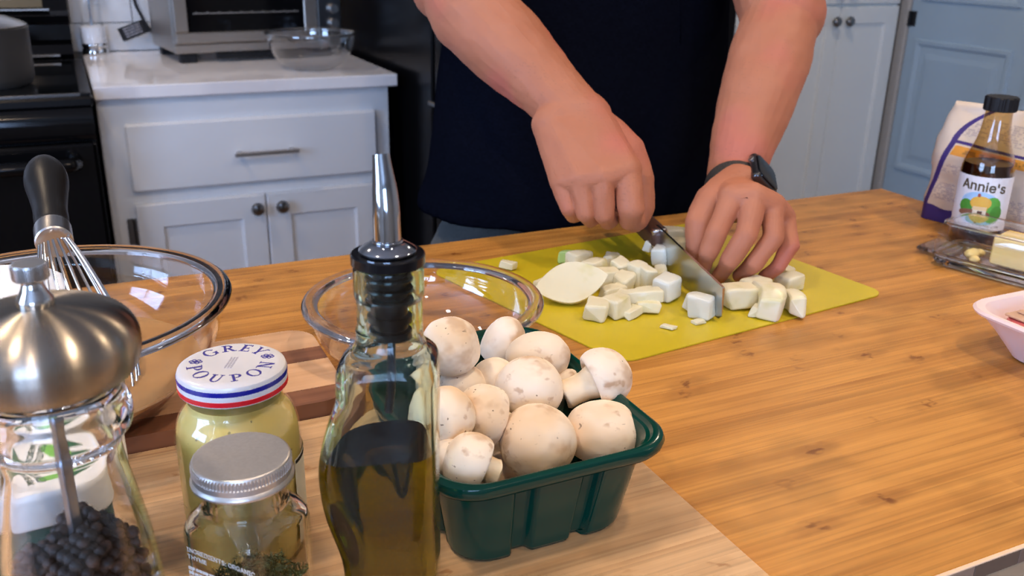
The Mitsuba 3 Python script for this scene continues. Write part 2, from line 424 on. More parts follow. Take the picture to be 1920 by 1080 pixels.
# ------------------------------------------------------------------ island
add('kitchen_island__worktop', cbox(-1.05, 1.06, 0.2865, 0.962, H - .012, H, .0015), 'mat_counter_wood')
add('kitchen_island__lower_board', cbox(-1.05, 1.058, 0.2885, 0.960, H - .040, H - .0125, .0015), 'mat_tan_wood')
add('kitchen_island__cabinet', cbox(-1.02, 1.03, 0.42, 0.92, 0.0, H - .041, .003), 'mat_white_paint')
x = -0.10; i = 0
while x < 1.05:
    w = 0.030 + 0.016 * rng.random()
    add('kitchen_island__edge_block', cbox(x, min(x + w, 1.058), 0.2845, 0.2868, H - .0118, H - .0016, .0004), f'mat_end_grain_{i % 3}')
    x += w + .0004; i += 1
add('kitchen_island__edge_strip', cbox(-0.10, 1.058, 0.2843, 0.2872, H - .0015, H + .0002, .0005), 'mat_pale_edge')
tag('kitchen_island', 'kitchen island with an orange brown bamboo worktop that carries all the food', 'island')
labels['kitchen_island__edge_block'] = {'label': 'grey brown end grain block'}

# pale bamboo board under the jars, the bottle and the mushroom punnet
BZ = H + .008
add('bamboo_board', extrude(Polygon(rrect(0.86, 0.335, .006, 4) + (0.313 - .43, 0.4235)), .008, H + .0003), 'mat_board_wood', 30)
tag('bamboo_board', 'pale bamboo cutting board under the mushroom punnet, oil bottle and jars', 'cutting board')
# striped board behind it: staves of maple and walnut
SZ = H + .020
outline = Polygon(rrect(0.58, 0.137, .022, 8) + (0.157 - .29, 0.661))
ys = [(.590, .616, 1), (.616, .664, 0), (.664, .688, 1), (.688, .730, 0)]
for y0, y1, d in ys:
    piece = outline.intersection(sbox(-1, y0 + .0002, 1, y1 - .0002))
    add('striped_board__stave', extrude(piece, .0195, H + .0004), 'mat_walnut' if d else 'mat_maple', 30)
tag('striped_board', 'thick cutting board of dark walnut and light maple stripes under the batter bowl', 'cutting board')

# ------------------------------------------------------------------ far counter: base cabinet, worktop
CY = 2.34
k = 'base_cabinet'
add(k + '__body', cbox(0.050, 0.752, CY, YB - .013, 0.09, H - .0315, .002), 'mat_white_paint')
add(k + '__toe_kick', cbox(0.055, 0.748, CY + .06, YB - .02, 0.0, 0.09, .002), 'mat_black_matte')
add(k + '__drawer', cbox(0.1034, 0.712, CY - .020, CY - .0005, 0.666, 0.829, .005), 'mat_white_paint')
hz = 0.746
hp = spline([(0.352, CY - .018, hz), (0.352, CY - .042, hz)], 4)
add(k + '__drawer__handle', cat(cbox(0.343, 0.500, CY - .056, CY - .044, hz - .005, hz + .005, .002), cbox(0.352, 0.362, CY - .046, CY - .020, hz - .004, hz + .004, .001), cbox(0.481, 0.491, CY - .046, CY - .020, hz - .004, hz + .004, .001)), 'mat_satin_steel')


def shaker(key, x0, x1, y, z0, z1, m, fr=.058, depth=.009):
    """Door with a recessed panel."""
    o, q = .020, fr
    ring = lambda a, b, c, d, yy: np.array([(a, yy, c), (b, yy, c), (b, yy, d), (a, yy, d)])
    rings = [ring(x0, x1, z0, z1, y - .0006), ring(x0, x1, z0, z1, y - o + .003), ring(x0 + .003, x1 - .003, z0 + .003, z1 - .003, y - o), ring(x0 + q, x1 - q, z0 + q, z1 - q, y - o),
             ring(x0 + q + .006, x1 - q - .006, z0 + q + .006, z1 - q - .006, y - o + depth)]
    add(key, outward(loft(rings)), m)
    return y - o


def knob(key, x, y, z, r=.0165, m='mat_pewter'):
    mm = solid([(.006, 0), (.0055, .010), (.009, .014), (r, .018), (r * 1.02, .022), (r * .8, .028), (r * .35, .0305)], 28)
    add(key, moved(outward(mm), (x, y, z), frame((0, -1, 0))), m, 40)


shaker(k + '__door', 0.1045, 0.4135, CY, 0.13, 0.6345, 'mat_white_paint')
shaker(k + '__door_001', 0.4165, 0.709, CY, 0.13, 0.6345, 'mat_white_paint')
knob(k + '__door__knob', 0.3888, CY - .020, 0.602)
knob(k + '__door_001__knob', 0.451, CY - .020, 0.602)
add(k + '__door__hinge', cat(cbox(0.083, 0.098, CY - .006, CY - .0004, 0.535, 0.60, .001), tube([(0.101, CY - .010, 0.535), (0.101, CY - .010, 0.60)], .0045, 10)), 'mat_pewter')
tag(k, 'white base cabinet with one drawer and two panel doors left of the fridge', 'cabinet')
add('white_countertop', cbox(0.048, 0.771, 2.315, YB - .011, H - .031, H, .003), 'mat_quartz')
tag('white_countertop', 'white stone countertop slab on the white base cabinet', 'countertop')

# ------------------------------------------------------------------ stove
k = 'stove'
SX0, SX1 = -0.72, 0.040
add(k + '__body', cbox(SX0, SX1, 2.262, YB - .013, 0.06, 0.888, .003), 'mat_black_satin')
add(k + '__cooktop', cat(cbox(SX0, SX1 + .004, 2.235, 2.90, 0.889, 0.912, .005), ), 'mat_black_satin')
add(k + '__glass_top', cbox(SX0 + .02, SX1 - .022, 2.262, 2.86, 0.9122, 0.9165, .001), 'mat_cooktop_glass')
fr = cat(cbox(SX0, SX1 + .002, 2.250, 2.2615, .9122, .918, .001), cbox(SX1 - .021, SX1 + .002, 2.2616, 2.88, .9122, .918, .001), cbox(SX0, SX1 - .02, 2.861, 2.88, .9122, .918, .001))
add(k + '__trim', fr, 'mat_black_satin')
add(k + '__front_strip', cbox(SX0, SX1 - .02, 2.246, 2.2499, .9122, .9185, .0008), 'mat_pewter')
# oven front: curved brow, handle, door
pr = [(2.262, .888), (2.236, .888), (2.225, .872), (2.224, .835), (2.235, .818), (2.262, .815)]
ring = lambda x: np.array([(x, y, z) for y, z in pr])
add(k + '__brow', outward(loft([ring(SX0), ring(SX1)])), 'mat_black_gloss', 35)
add(k + '__oven_door', cbox(SX0 + .004, SX1 - .004, 2.225, 2.2615, 0.20, 0.812, .006), 'mat_black_gloss')
hp = spline([(SX0 + .05, 2.226, .770), (SX0 + .055, 2.190, .775), (SX0 + .12, 2.176, .776), (SX1 - .12, 2.176, .776), (SX1 - .055, 2.190, .775), (SX1 - .05, 2.226, .770)], 40)
add(k + '__oven_door__handle', tube(hp, .015, 14), 'mat_black_gloss', 40)
add(k + '__drawer', cbox(SX0 + .004, SX1 - .004, 2.228, 2.2615, 0.065, 0.192, .005), 'mat_black_gloss')
# back guard: lower lip, recess, control panel leaning back
pr = [(2.90, .9125), (2.885, .93), (2.895, .955), (2.93, .965), (2.935, 1.005), (2.87, 1.018), (2.862, 1.034), (2.88, 1.046), (2.94, 1.19), (2.99, 1.20), (YB - .014, 1.19), (YB - .014, .9125)]
add(k + '__back_guard', outward(loft([ring(SX0), ring(SX1 - .015)])), 'mat_black_gloss', 25)
add(k + '__back_guard__steel_strip', cat(cbox(SX0 + .02, SX1 - .06, 2.868, 2.8795, 1.047, 1.0525, .001), cbox(SX0 + .02, SX1 - .05, 2.878, 2.8855, .925, .931, .001)), 'mat_satin_steel')
d = np.array([0, .06, .144]); d /= np.linalg.norm(d); nrm = np.array([0, -.144, .06]); nrm /= np.linalg.norm(nrm)
F = np.stack([np.array([1.0, 0, 0]), d, np.cross([1.0, 0, 0], d)], 1)
p0 = np.array([0, 2.883, 1.054])
add(k + '__back_guard__display', moved(cbox(SX0 + .03, SX1 - .075, 0, .13, 0, .003, .001), p0 + F[:, 2] * .0004, F), 'mat_display')
def dashes(w, h, n, seed):
    r = np.random.default_rng(seed); out = []; x = 0
    while x < w:
        q = min(w - x, w / n * (0.5 + r.random())); out.append(cbox(x, x + q * .82, 0, h, 0, .0004, .0001)); x += q
    return cat(*out)
add(k + '__back_guard__marking', moved(cat(dashes(.05, .006, 5, 1), moved(dashes(.036, .009, 6, 2), (.007, .008, 0))), p0 + F @ np.array([-0.158, .022, .0036]), F), 'mat_faint_print')
tag(k, 'black glass top stove with oven and control panel at the left', 'stove')
# saucepan with lid
k = 'saucepan'; c = (-0.198, 2.452, 0.917)
add(k + '__pot', outward(solid([(.118, 0), (.126, .006), (.131, .02), (.132, .125), (.134, .128), (.130, .130), (.128, .122), (.0, .121)], 56, c)), 'mat_dark_pan', 35)
add(k + '__lid', outward(solid([(.130, .1305), (.131, .133), (.120, .139), (.09, .150), (.05, .157), (.02, .159), (.0, .159)], 56, c)), 'mat_steel', 40)
add(k + '__lid__knob', outward(solid([(.008, .159), (.008, .168), (.02, .172), (.022, .180), (.015, .186)], 24, c)), 'mat_black_rubber', 40)
tag(k, 'dark grey saucepan with steel lid on the stove', 'pot')

# ------------------------------------------------------------------ things on the far counter
k = 'toaster_oven'
A = rotz(math.radians(7))
OC = np.array([0.268, 2.660, H])
def op(x0, x1, y0, y1, z0, z1, c=.003): return moved(cbox(x0, x1, y0, y1, z0, z1, c), OC, A)
W, D, Hh = .475, .27, .30
add(k + '__body', cat(op(0, W, .012, D, .026, Hh, .006)), 'mat_oven_steel')
add(k + '__base_panel', op(.0, W, 0.004, .0118, .026, .050, .002), 'mat_oven_steel')
add(k + '__door', cat(op(.003, .398, -.010, .0115, .053, .082, .003), op(.003, .398, -.010, .0115, .262, .288, .003), op(.003, .040, -.010, .0115, .0825, .2615, .003), op(.360, .398, -.010, .0115, .0825, .2615, .003)), 'mat_oven_steel')
add(k + '__door__glass', op(.0402, .3598, -.004, .004, .0825, .2615, .001), 'mat_black_gloss')
add(k + '__door__rack', cat(op(.055, .345, -.0055, -.0042, .128, .1315, .0004), *[op(.062 + .03 * i, .066 + .03 * i, -.0056, -.0043, .1316, .134, .0003) for i in range(10)]), 'mat_satin_steel')
add(k + '__control_panel', op(.402, W - .004, -.006, .0115, .053, .288, .002), 'mat_pewter')
for i, z in enumerate((.095, .135, .185, .235)):
    q = outward(solid([(.014, 0), (.0145, .012), (.012, .016)], 24))
    add(k + '__control_panel__knob', moved(q, OC + A @ np.array([.447, -.006, z]), A @ frame((0, -1, 0))), 'mat_steel', 35)
for i, (fx, fy) in enumerate(((.03, .03), (W - .06, .03), (.03, D - .03), (W - .06, D - .03))):
    add(k + '__foot', op(fx - .015, fx + .03, fy - .018, fy + .015, .0003, .026, .003), 'mat_black_matte')
add(k + '__crumb_tray', op(.11, .38, -.002, .0118, .010, .025, .002), 'mat_black_matte')
tag(k, 'steel toaster oven with dark glass door on the white counter', 'toaster oven')

def glass_bowl(k, c, R, h, rb, rim=.0055, thick=0.0):
    prof = [(0, .0012), (rb * .9, .0012), (rb, .003)] + [(rb + (R - .006 - rb) * math.sin(t), .003 + (h - .006) * (1 - math.cos(t)) ** .85) for t in np.linspace(.15, math.pi / 2, 18)]
    if thick:
        P_ = np.array(prof); t_ = np.gradient(P_, axis=0); t_ /= np.linalg.norm(t_, axis=1, keepdims=True)
        n_ = np.column_stack([-t_[:, 1], t_[:, 0]]); Q_ = P_ + n_ * thick; Q_[0, 0] = 0; Q_[:, 0] = np.maximum(Q_[:, 0], 0)
        add(k + '__wall', outward(lathe(prof + [tuple(q) for q in Q_[::-1]], 96, c)), 'mat_glass', 60)
    else:
        add(k + '__wall', lathe(prof, 96, c), 'mat_clear', True)
        P_ = np.array(prof); t_ = np.gradient(P_, axis=0); t_ /= np.linalg.norm(t_, axis=1, keepdims=True)
        Q_ = P_ + np.column_stack([-t_[:, 1], t_[:, 0]]) * .0025; Q_[0, 0] = 0
        add(k + '__inner_wall', lathe([tuple(q) for q in Q_], 96, c), 'mat_clear', True)
    a = np.arange(16) * np.pi / 8
    ringp = [(R - rim + rim * math.cos(t), h - rim * .65 + .62 * rim * math.sin(t)) for t in a]
    add(k + '__rim', outward(lathe(ringp, 96, c, closed=True)), 'mat_glass', True)
    add(k + '__foot', outward(lathe([(rb - .006 + .0035 * math.cos(t), .0036 + .0034 * math.sin(t)) for t in a], 80, c, closed=True)), 'mat_glass', True)
    return prof

glass_bowl('small_glass_bowl', (0.590, 2.475, H + .0004), .120, .095, .058, .006)
tag('small_glass_bowl', 'empty clear glass bowl on the white counter in front of the toaster oven', 'bowl')

k = 'salt_grinder'; c = (0.082, 2.955, H)
add(k + '__base', outward(solid([(.034, .0005), (.036, .006), (.034, .014), (.031, .020), (.034, .026), (.033, .030)], 40, c)), 'mat_chrome', 35)
add(k + '__jar', lathe([(.0335, .0305), (.0335, .17), (.030, .185), (.026, .20), (.028, .215), (.0, .2151)], 40, c), 'mat_clear', 40)
add(k + '__top', outward(solid([(.029, .2155), (.030, .23), (.022, .245), (.008, .25), (.01, .262), (.004, .268)], 40, c)), 'mat_chrome', 35)
add(k + '__shaft', tube([(c[0], c[1], H + .031), (c[0], c[1], H + .21)], .003, 8), 'mat_shaft', 40)
tag(k, 'tall clear salt grinder with chrome base standing on the white counter by the tiles', 'salt grinder')
add('salt', outward(solid([(.031, .031), (.0325, .034), (.0325, .076), (.02, .080)], 36, c)), 'mat_salt', 40)
tag('salt', 'white salt filling the lower half of the salt grinder', 'salt', kind='stuff')

k = 'power_cord'
pth = spline([(0.205, 2.985, 1.30), (0.200, 2.98, 1.10), (0.218, 2.97, 1.02), (0.245, 2.955, .972), (0.285, 2.95, .945), (0.315, 2.955, .929), (0.345, 2.965, .928), (0.375, 2.97, .945)], 50)
add(k + '__cable', tube(pth, .0045, 10), 'mat_black_matte', 40)
F = frame((0.1, -1, 0.15), (math.cos(.35), 0, math.sin(.35)))
add(k + '__tag', moved(cbox(-.045, .036, -.019, .019, -.0012, .0012, .0006), (0.196, 2.962, 0.985), F), 'mat_black_matte')
add(k + '__tag__print', cat(*[moved(moved(dashes(.05, .0035, 5, 40 + i), (-.032, -.012 + .0075 * i, .0013)), (0.196, 2.962, 0.985), F) for i in range(4)]), 'mat_print_grey')
add(k + '__plug', moved(rbox((.026, .018, .02), .005), (0.205, 2.9935, 1.31)), 'mat_black_matte', 40)
tag(k, 'black power cord with a printed tag hanging before the white tiles', 'power cord')

# ------------------------------------------------------------------ fridge, pantry, door
k = 'fridge'
FX0, FX1, FY = 0.800, 1.66, 2.145
add(k + '__body', cbox(FX0, FX1, FY, 2.95, .03, 1.74, .004), 'mat_fridge')
for i, (x0, x1) in enumerate(((FX0 + .002, FX0 + .40), (FX0 + .404, FX1 - .002))):
    dk = k + '__door' + ('' if i == 0 else '_001')
    add(dk, cbox(x0, x1, FY - .068, FY - .008, .08, 1.73, .012), 'mat_fridge')
    hx = x1 - .035 if i == 0 else x0 + .035
    add(dk + '__handle', tube(spline([(hx, FY - .069, .55), (hx, FY - .115, .58), (hx, FY - .12, 1.0), (hx, FY - .115, 1.42), (hx, FY - .069, 1.45)], 30), .013, 12), 'mat_black_satin', 40)
add(k + '__gasket', cbox(FX0 + .012, FX1 - .012, FY - .0078, FY - .0002, .085, 1.725, .001), 'mat_pewter')
add(k + '__hinge', cat(cbox(FX0 - .004, FX0 + .03, FY - .05, FY + .02, .862, .874, .003), cbox(FX0 - .004, FX0 + .05, FY - .06, FY + .05, 1.741, 1.757, .003)), 'mat_pewter')
for i, (x, y) in enumerate(((FX0 + .06, FY + .05), (FX1 - .06, FY + .05), (FX0 + .06, 2.9), (FX1 - .06, 2.9))):
    add(k + '__foot', tube([(x, y, .0005), (x, y, .0295)], .02, 16), 'mat_black_matte', 40)
tag(k, 'glossy black fridge between the white cabinet and the person', 'fridge')

k = 'pantry_cabinet'
PY, PX1 = 2.72, 2.925
add(k + '__body', cbox(1.70, PX1, PY, YB - .002, .08, 2.2, .003), 'mat_pantry_paint')
add(k + '__toe_kick', cbox(1.71, PX1 - .01, PY + .05, YB - .005, 0, .0795, .002), 'mat_black_matte')
for j, (z0, z1) in enumerate(((.12, 1.036), (1.046, 2.16))):
    for i, (x0, x1) in enumerate(((2.22, 2.6225), (2.6255, 2.915), (1.74, 2.21))):
        dk = k + '__door' + (f'_{j * 3 + i:03d}' if j * 3 + i else '')
        shaker(dk, x0, x1, PY, z0, z1, 'mat_pantry_paint', .060)
        kx = x1 - .03 if i == 0 else x0 + .03
        knob(dk + '__knob', kx if i < 2 else x1 - .03, PY - .020, .985 if j == 0 else 1.09, .0185)
tag(k, 'tall pale blue white pantry cabinet with dark round knobs right of the person', 'cabinet')

struct('trim_1', cat(cbox(XR - .022, XR - .0005, 2.675, 2.719, 0, 2.12, .004), cbox(XR - .022, XR - .0005, 1.73, 1.80, 0, 2.12, .004), cbox(XR - .022, XR - .0005, 1.80, 2.675, 2.04, 2.12, .004)), 'mat_taupe', 'taupe casing around the blue door')
DY0, DY1, DX = 1.802, 2.673, XR - .012
rings = lambda a, b, c, d, x: np.array([(x, a, c), (x, b, c), (x, b, d), (x, a, d)])
struct('door_1', cbox(DX, XR - .0006, DY0, DY1, .01, 2.035, .002), 'mat_blue_door', 'grey blue panelled door in the right wall')
DXF = DX + .0006
def door_panel(y0, y1, z0, z1):
    R = [rings(y0, y1, z0, z1, DX), rings(y0 + .004, y1 - .004, z0 + .004, z1 - .004, DX - .010), rings(y0 + .016, y1 - .016, z0 + .016, z1 - .016, DX - .010), rings(y0 + .028, y1 - .028, z0 + .028, z1 - .028, DX - .002),
         rings(y0 + .05, y1 - .05, z0 + .05, z1 - .05, DX - .002), rings(y0 + .07, y1 - .07, z0 + .07, z1 - .07, DX - .007)]
    add('door_1__panel', outward(loft(R)), 'mat_blue_door')
for z0, z1 in ((.42, .922), (1.06, 1.90)):
    for y0, y1 in ((2.205, 2.628), (1.86, 2.14)):
        door_panel(y0, y1, z0, z1)
add('door_1__hinge', cat(tube([(DX - .004, DY1 - .002, .965), (DX - .004, DY1 - .002, 1.02)], .007, 10), cbox(DX - .003, DX, DY1 - .03, DY1, .965, 1.02, .001)), 'mat_black_satin', 40)

# ------------------------------------------------------------------ yellow cutting mat
o = np.array([on(x, y)[:2] for x, y in [(812, 512), (905, 484), (1080, 458), (1290, 424), (1470, 478), (1625, 536), (1643, 549), (1632, 563), (1420, 620), (1230, 668), (1178, 677), (1120, 668), (905, 585)]])
quad = Polygon([on(803, 509)[:2], on(1300, 419)[:2], on(1662, 552)[:2], on(1168, 683)[:2]])
c4 = [np.array(q) for q in quad.exterior.coords[:4]]
sh = Polygon(c4).buffer(-.018).buffer(.018, 12)
m = extrude(sh, .0012, H + .0004)
m = m.subdivide_to_size(.02); m.merge_vertices()
add('cutting_mat', m, 'mat_yellow_mat', 40)
tag('cutting_mat', 'yellow flexible plastic cutting mat under the chopped onion', 'cutting mat')
MZ = H + .0017

# ------------------------------------------------------------------ big bowl of batter and its whisk
BC = (-0.035, 0.655, SZ + .0006)
prof = glass_bowl('mixing_bowl', BC, .1215, .082, .060, .0062, .0028)
tag('mixing_bowl', 'large clear glass mixing bowl of brown batter on the striped board', 'bowl')
lv = .030
inner = [(max(r - .0034, 0), z + .0034) for r, z in prof if z < lv - .003]
rl = np.interp(lv, [z for r, z in prof], [r for r, z in prof]) - .0034
add('batter', outward(solid(inner + [(rl, lv), (rl - .004, lv - .0008)], 80, BC)), 'mat_batter', 50)
tag('batter', 'brown batter in the large mixing bowl', 'batter', kind='stuff')

k = 'whisk'
h1, h0 = at(84, 318, .715), at(98, 425, .645)
ax = (h1 - h0); L = np.linalg.norm(ax); ax /= L; Fw = frame(ax)
hp = [(.0, -.004), (.0105, -.004), (.0110, 0), (.0115, .012), (.0116, .03), (.0135, .055), (.0154, .075), (.0148, .092), (.0108, .108), (.006, .1145), (0, .1155)]
hp = [(r, z * L * 1.12 / .1155) for r, z in hp]
pp = spline(hp, 40); pp[:, 0] = np.maximum(pp[:, 0], 0)
add(k + '__handle', moved(outward(solid([tuple(q) for q in pp], 40)), h0, Fw), 'mat_black_rubber', 50)
add(k + '__collar', moved(outward(solid([(.0112, -.023), (.0122, -.022), (.0122, -.005), (.0112, -.0045)], 40)), h0, Fw), 'mat_steel', 40)
tip = np.array([-0.004, 0.612, BC[2] + .006]); start = h0 - ax * .023
dn = tip - start; Lw = np.linalg.norm(dn); dn /= Lw
Fd = frame(dn, np.cross(dn, [0, 0, 1]))
for i in range(10):
    a = math.pi * i / 10
    c, s = math.cos(a), math.sin(a)
    prof2 = [(-.0098, 0), (-.0155, .15), (-.0235, .45), (-.0265, .70), (-.022, .90), (-.009, .99), (0, 1.0), (.009, .99), (.022, .90), (.0265, .70), (.0235, .45), (.0155, .15), (.0098, 0)]
    pts = np.array([(r * c, r * s, t * Lw * (1 - .015 * (i % 3))) for r, t in prof2])
    add(k + '__wire', moved(tube(spline(pts, 48), .00095, 6), start, Fd), 'mat_chrome', 50)
tag(k, 'wire whisk with a black grip and steel collar leaning in the batter bowl', 'whisk')

# white spatula blade resting in the bowl, left of the whisk
k = 'spatula'
q0, q1 = at(-40, 548, .60), at(38, 548, .59)
bl = Polygon([(-.055, -.02), (.03, -.021), (.043, -.012), (.043, .014), (.03, .021), (-.055, .02)]).buffer(.003)
F = frame((0.1, -0.75, 0.65), (1, -0.1, 0))
add(k + '__blade', moved(extrude(bl, .006), at(-24, 567, .602), F), 'mat_spatula', 30)
add(k + '__handle', tube([at(-60, 566, .60), at(-200, 540, .62), at(-330, 500, .64)], .008, 12), 'mat_spatula', 40)
tag(k, 'white spatula blade in the batter bowl behind the pepper mill', 'spatula')

# ------------------------------------------------------------------ empty glass bowl behind the bottle
glass_bowl('medium_glass_bowl', (0.2384, 0.6635, H + .0006), .0982, .060, .050, .0066)
tag('medium_glass_bowl', 'empty clear glass bowl standing between the oil bottle and the yellow mat', 'bowl')

# ------------------------------------------------------------------ pepper mill
k = 'pepper_mill'
MC = np.array([-0.0226, 0.3705, BZ + .0006])
def mz(z): return (MC[0], MC[1], MC[2])
D0 = 1.1050 - MC[2]                                  # height of the dome's widest ring above the board
dome = [(.0272, D0 - .0140), (.0315, D0 - .0130), (.0340, D0 - .0095), (.0353, D0 - .0040), (.0354, D0), (.0350, D0 + .0030), (.0334, D0 + .0066), (.0300, D0 + .0102), (.0250, D0 + .0130), (.0190, D0 + .0148), (.0125, D0 + .0158), (.0075, D0 + .0162), (.0, D0 + .0163)]
dp = spline(dome, 60); dp[:, 0] = np.maximum(dp[:, 0], 1e-5)
nn = 97; aa = np.linspace(0, 2 * np.pi, nn) + math.pi / 2
V = np.array([[(MC[0] + r * math.cos(t), MC[1] + r * math.sin(t), MC[2] + z) for t in aa] for r, z in dp]).reshape(-1, 3)
UVs = np.array([[(j / (nn - 1), i / 59) for j in range(nn)] for i in range(60)]).reshape(-1, 2)
ff = np.array([[i * nn + j, i * nn + j + 1, (i + 1) * nn + j + 1, (i + 1) * nn + j] for i in range(59) for j in range(nn - 1)])
scene[k + '__dome'] = mikit.ply((V, ff), {'type': 'twosided', 'bsdf': scene.pop('mat_brushed_dome')}, smooth=True, uv=UVs)
Kz = D0 + .0162
knobp = [(.0064, Kz - .001), (.0066, Kz + .0020), (.0062, Kz + .0034), (.0046, Kz + .0062), (.0038, Kz + .0085), (.0038, Kz + .0095), (.0054, Kz + .0104), (.0, Kz + .0105)]
add(k + '__knob', outward(solid(knobp, 48, MC)), 'mat_chrome', 40)
gear = []
for i in range(44):
    for r, da in ((.00605, -.30), (.00660, -.15), (.00660, .15), (.00605, .30)):
        t = (i + da) * 2 * math.pi / 44 + .05; gear.append((r * math.cos(t), r * math.sin(t)))
def gr(s, z): return np.array([(MC[0] + x * s, MC[1] + y * s, MC[2] + z) for x, y in gear])
add(k + '__knob__knurled_cap', outward(loft([gr(.93, Kz + .0106), gr(1, Kz + .0113), gr(1, Kz + .0160), gr(.95, Kz + .0168), gr(.90, Kz + .0169)])), 'mat_steel', 25)
# thick clear acrylic body: outer skin and cavity
outp = [(.0, 0), (.0325, 0), (.0345, .002), (.0345, .022), (.0330, .034), (.0325, .045), (.0315, .062), (.0295, .084), (.0262, .105), (.0236, .120), (.0228, .129), (.0240, .135), (.0278, .1392), (.0288, .1440), (.0285, .1490), (.0268, .1530), (.0255, .1585), (.0, .1588)]
op2 = [(0, 0)] + [tuple(q) for q in spline(outp[1:-1], 70)] + [(0, .1588)]
add(k + '__body', outward(solid(op2, 72, MC)), 'mat_glass', 30)
cav = [(.0292, .030), (.0291, .045), (.0281, .062), (.0261, .084), (.0228, .105), (.0203, .120), (.0198, .130), (.0206, .142), (.0212, .152), (.0206, .1550)]
add(k + '__cavity', outward(solid([(0, .030)] + [tuple(q) for q in spline(cav, 40)] + [(0, .1550)], 64, MC)), 'mat_cavity', 30)
add(k + '__shaft', moved(rbox((.0046, .0046, .115), .0008, 8), MC + (0, 0, .094), rotz(.5)), 'mat_shaft', 30)
add(k + '__grinder', outward(solid([(.012, .0302), (.016, .032), (.014, .042), (.006, .046)], 32, MC)), 'mat_black_satin', 40)
tag(k, 'clear pepper mill with a brushed steel dome and knurled knob at the left front', 'pepper mill')
labels[k + '__dome'] = {'label': 'brushed steel dome cap'}; labels[k + '__shaft'] = {'label': 'blue grey metal shaft'}
# peppercorns: a jittered close packing in the cavity
pr = .00262; pts = []
for kz in range(30):
    z = .0335 + kz * pr * 1.63
    top = .098 - .006
    for i in range(-9, 10):
        for j in range(-9, 10):
            x = (2 * i + (j % 2) + (kz % 2)) * pr * 1.0; y = (1.732 * (j + (kz % 2) / 3)) * pr
            q = np.array([x, y, z]) + rng.normal(0, .00022, 3)
            rr = math.hypot(q[0], q[1]); lim = np.interp(q[2], [c_[1] for c_ in cav], [c_[0] for c_ in cav]) - pr * 1.08
            surf = .0915 + .007 * math.sin(q[0] * 170 + 1.2) - .25 * abs(q[1]) + .004 * (meshkit.noise(q[None] * 120, 3)[0] - .5)
            if rr < lim and q[2] < surf and rr > .0054 and (q[2] > .048 or rr > .0185): pts.append((lim - rr, q[2], q, surf))
unit = trimesh.creation.icosphere(2, 1.0)
shapes = []
for s in range(4):
    m = unit.copy(); m.vertices *= (1 + .13 * (meshkit.fbm(m.vertices * 2.2 + 10 * s, 3, s) - .5) * 2)[:, None]; shapes.append(m)
low = trimesh.creation.icosphere(1, 1.0)
view = CAM - MC; view /= np.linalg.norm(view)
def show(t): return (t[0] < pr * 1.3 and t[2] @ view > -.006) * 1.0 + (t[3] - t[1] < .0035) * 1.2 + t[1] * 6
pts.sort(key=show, reverse=True)
for i, (_, _, q, _) in enumerate(pts[:280]):
    kk = 'peppercorn' + (f'_{i:03d}' if i else '')
    R = trimesh.transformations.random_rotation_matrix(rng.random(3))[:3, :3]
    add(kk, moved(shapes[i % 4], MC + q, R * pr * (.88 + .2 * rng.random())), 'mat_peppercorn', True)
    tag(kk, 'dark wrinkled peppercorn in the clear pepper mill', 'peppercorn', 'peppercorns in the mill')
add('peppercorn_filling', cat(*[moved(low, MC + q, np.eye(3) * pr) for _, _, q, _ in pts[280:]]), 'mat_peppercorn', True)
tag('peppercorn_filling', 'mass of dark peppercorns filling the pepper mill further in', 'peppercorns', kind='stuff')

# ------------------------------------------------------------------ sour cream tub behind the mill
k = 'sour_cream_tub'
TC = np.array([-0.0415, 0.4520, BZ + .0004])
add(k + '__tub', outward(loft([rr_ring(.066, .058, .018, 0, TC[:2]) + (0, 0, TC[2]), rr_ring(.070, .062, .02, .004, TC[:2]) + (0, 0, TC[2]), rr_ring(.080, .070, .022, .081, TC[:2]) + (0, 0, TC[2])])), 'mat_tub_white', 30)
for z0, z1, m in ((.012, .068, 'mat_tub_dark_green'),):
    w = lambda z: .0702 + .010 * z / .081 + .0004
    add(k + '__tub__printed_band', outward(loft([rr_ring(w(z0) + .0006, w(z0) - .0078, .021, TC[2] + z0, TC[:2]), rr_ring(w(z1) + .0006, w(z1) - .0080, .022, TC[2] + z1, TC[:2])])), m, 30)
LZ = TC[2] + .0813
add(k + '__lid', outward(loft([rr_ring(.083, .073, .023, LZ - .012, TC[:2]), rr_ring(.086, .076, .025, LZ - .010, TC[:2]), rr_ring(.086, .076, .025, LZ + .003, TC[:2]), rr_ring(.083, .073, .024, LZ + .0055, TC[:2]), rr_ring(.078, .068, .022, LZ + .0058, TC[:2]), rr_ring(.076, .066, .021, LZ + .0045, TC[:2])])), 'mat_tub_white', 35)
tz = LZ + .0046
leaf = Point(0, 0).buffer(1, 24)
def leafp(cx, cy, a, b, ang): return affinity.translate(affinity.rotate(affinity.scale(leaf, a, b), ang), cx, cy)
def onlid(poly, m): add(k + '__lid__print', moved(extrude(poly, .00025), (TC[0], TC[1], tz)), m)
onlid(Polygon([(-.035, .026), (-.008, .027), (-.031, -.026), (-.035, -.022)]), 'mat_tub_green'); onlid(Polygon([(.012, -.006), (.030, -.002), (.016, -.024)]), 'mat_tub_green'); onlid(leafp(.022, .014, .009, .013, -40), 'mat_tub_green'); onlid(leafp(.010, -.004, .007, .016, -30), 'mat_tub_light_green'); onlid(leafp(-.004, .022, .016, .005, 8), 'mat_tub_green')
for i, t in enumerate(('CULTURED', 'SOUR CREAM.')):
    tm = meshkit.text_mesh(t, .0052, .0003, True); tm.apply_translation((-tm.bounds[:, 0].mean(), 0, 0))
    add(k + '__lid__lettering', moved(tm, (TC[0] - .004 - .008 * i, TC[1] - .002, tz), rotz(math.radians(-78))), 'mat_tub_dark_green')
tag(k, 'white sour cream tub with green print behind the clear pepper mill', 'tub')

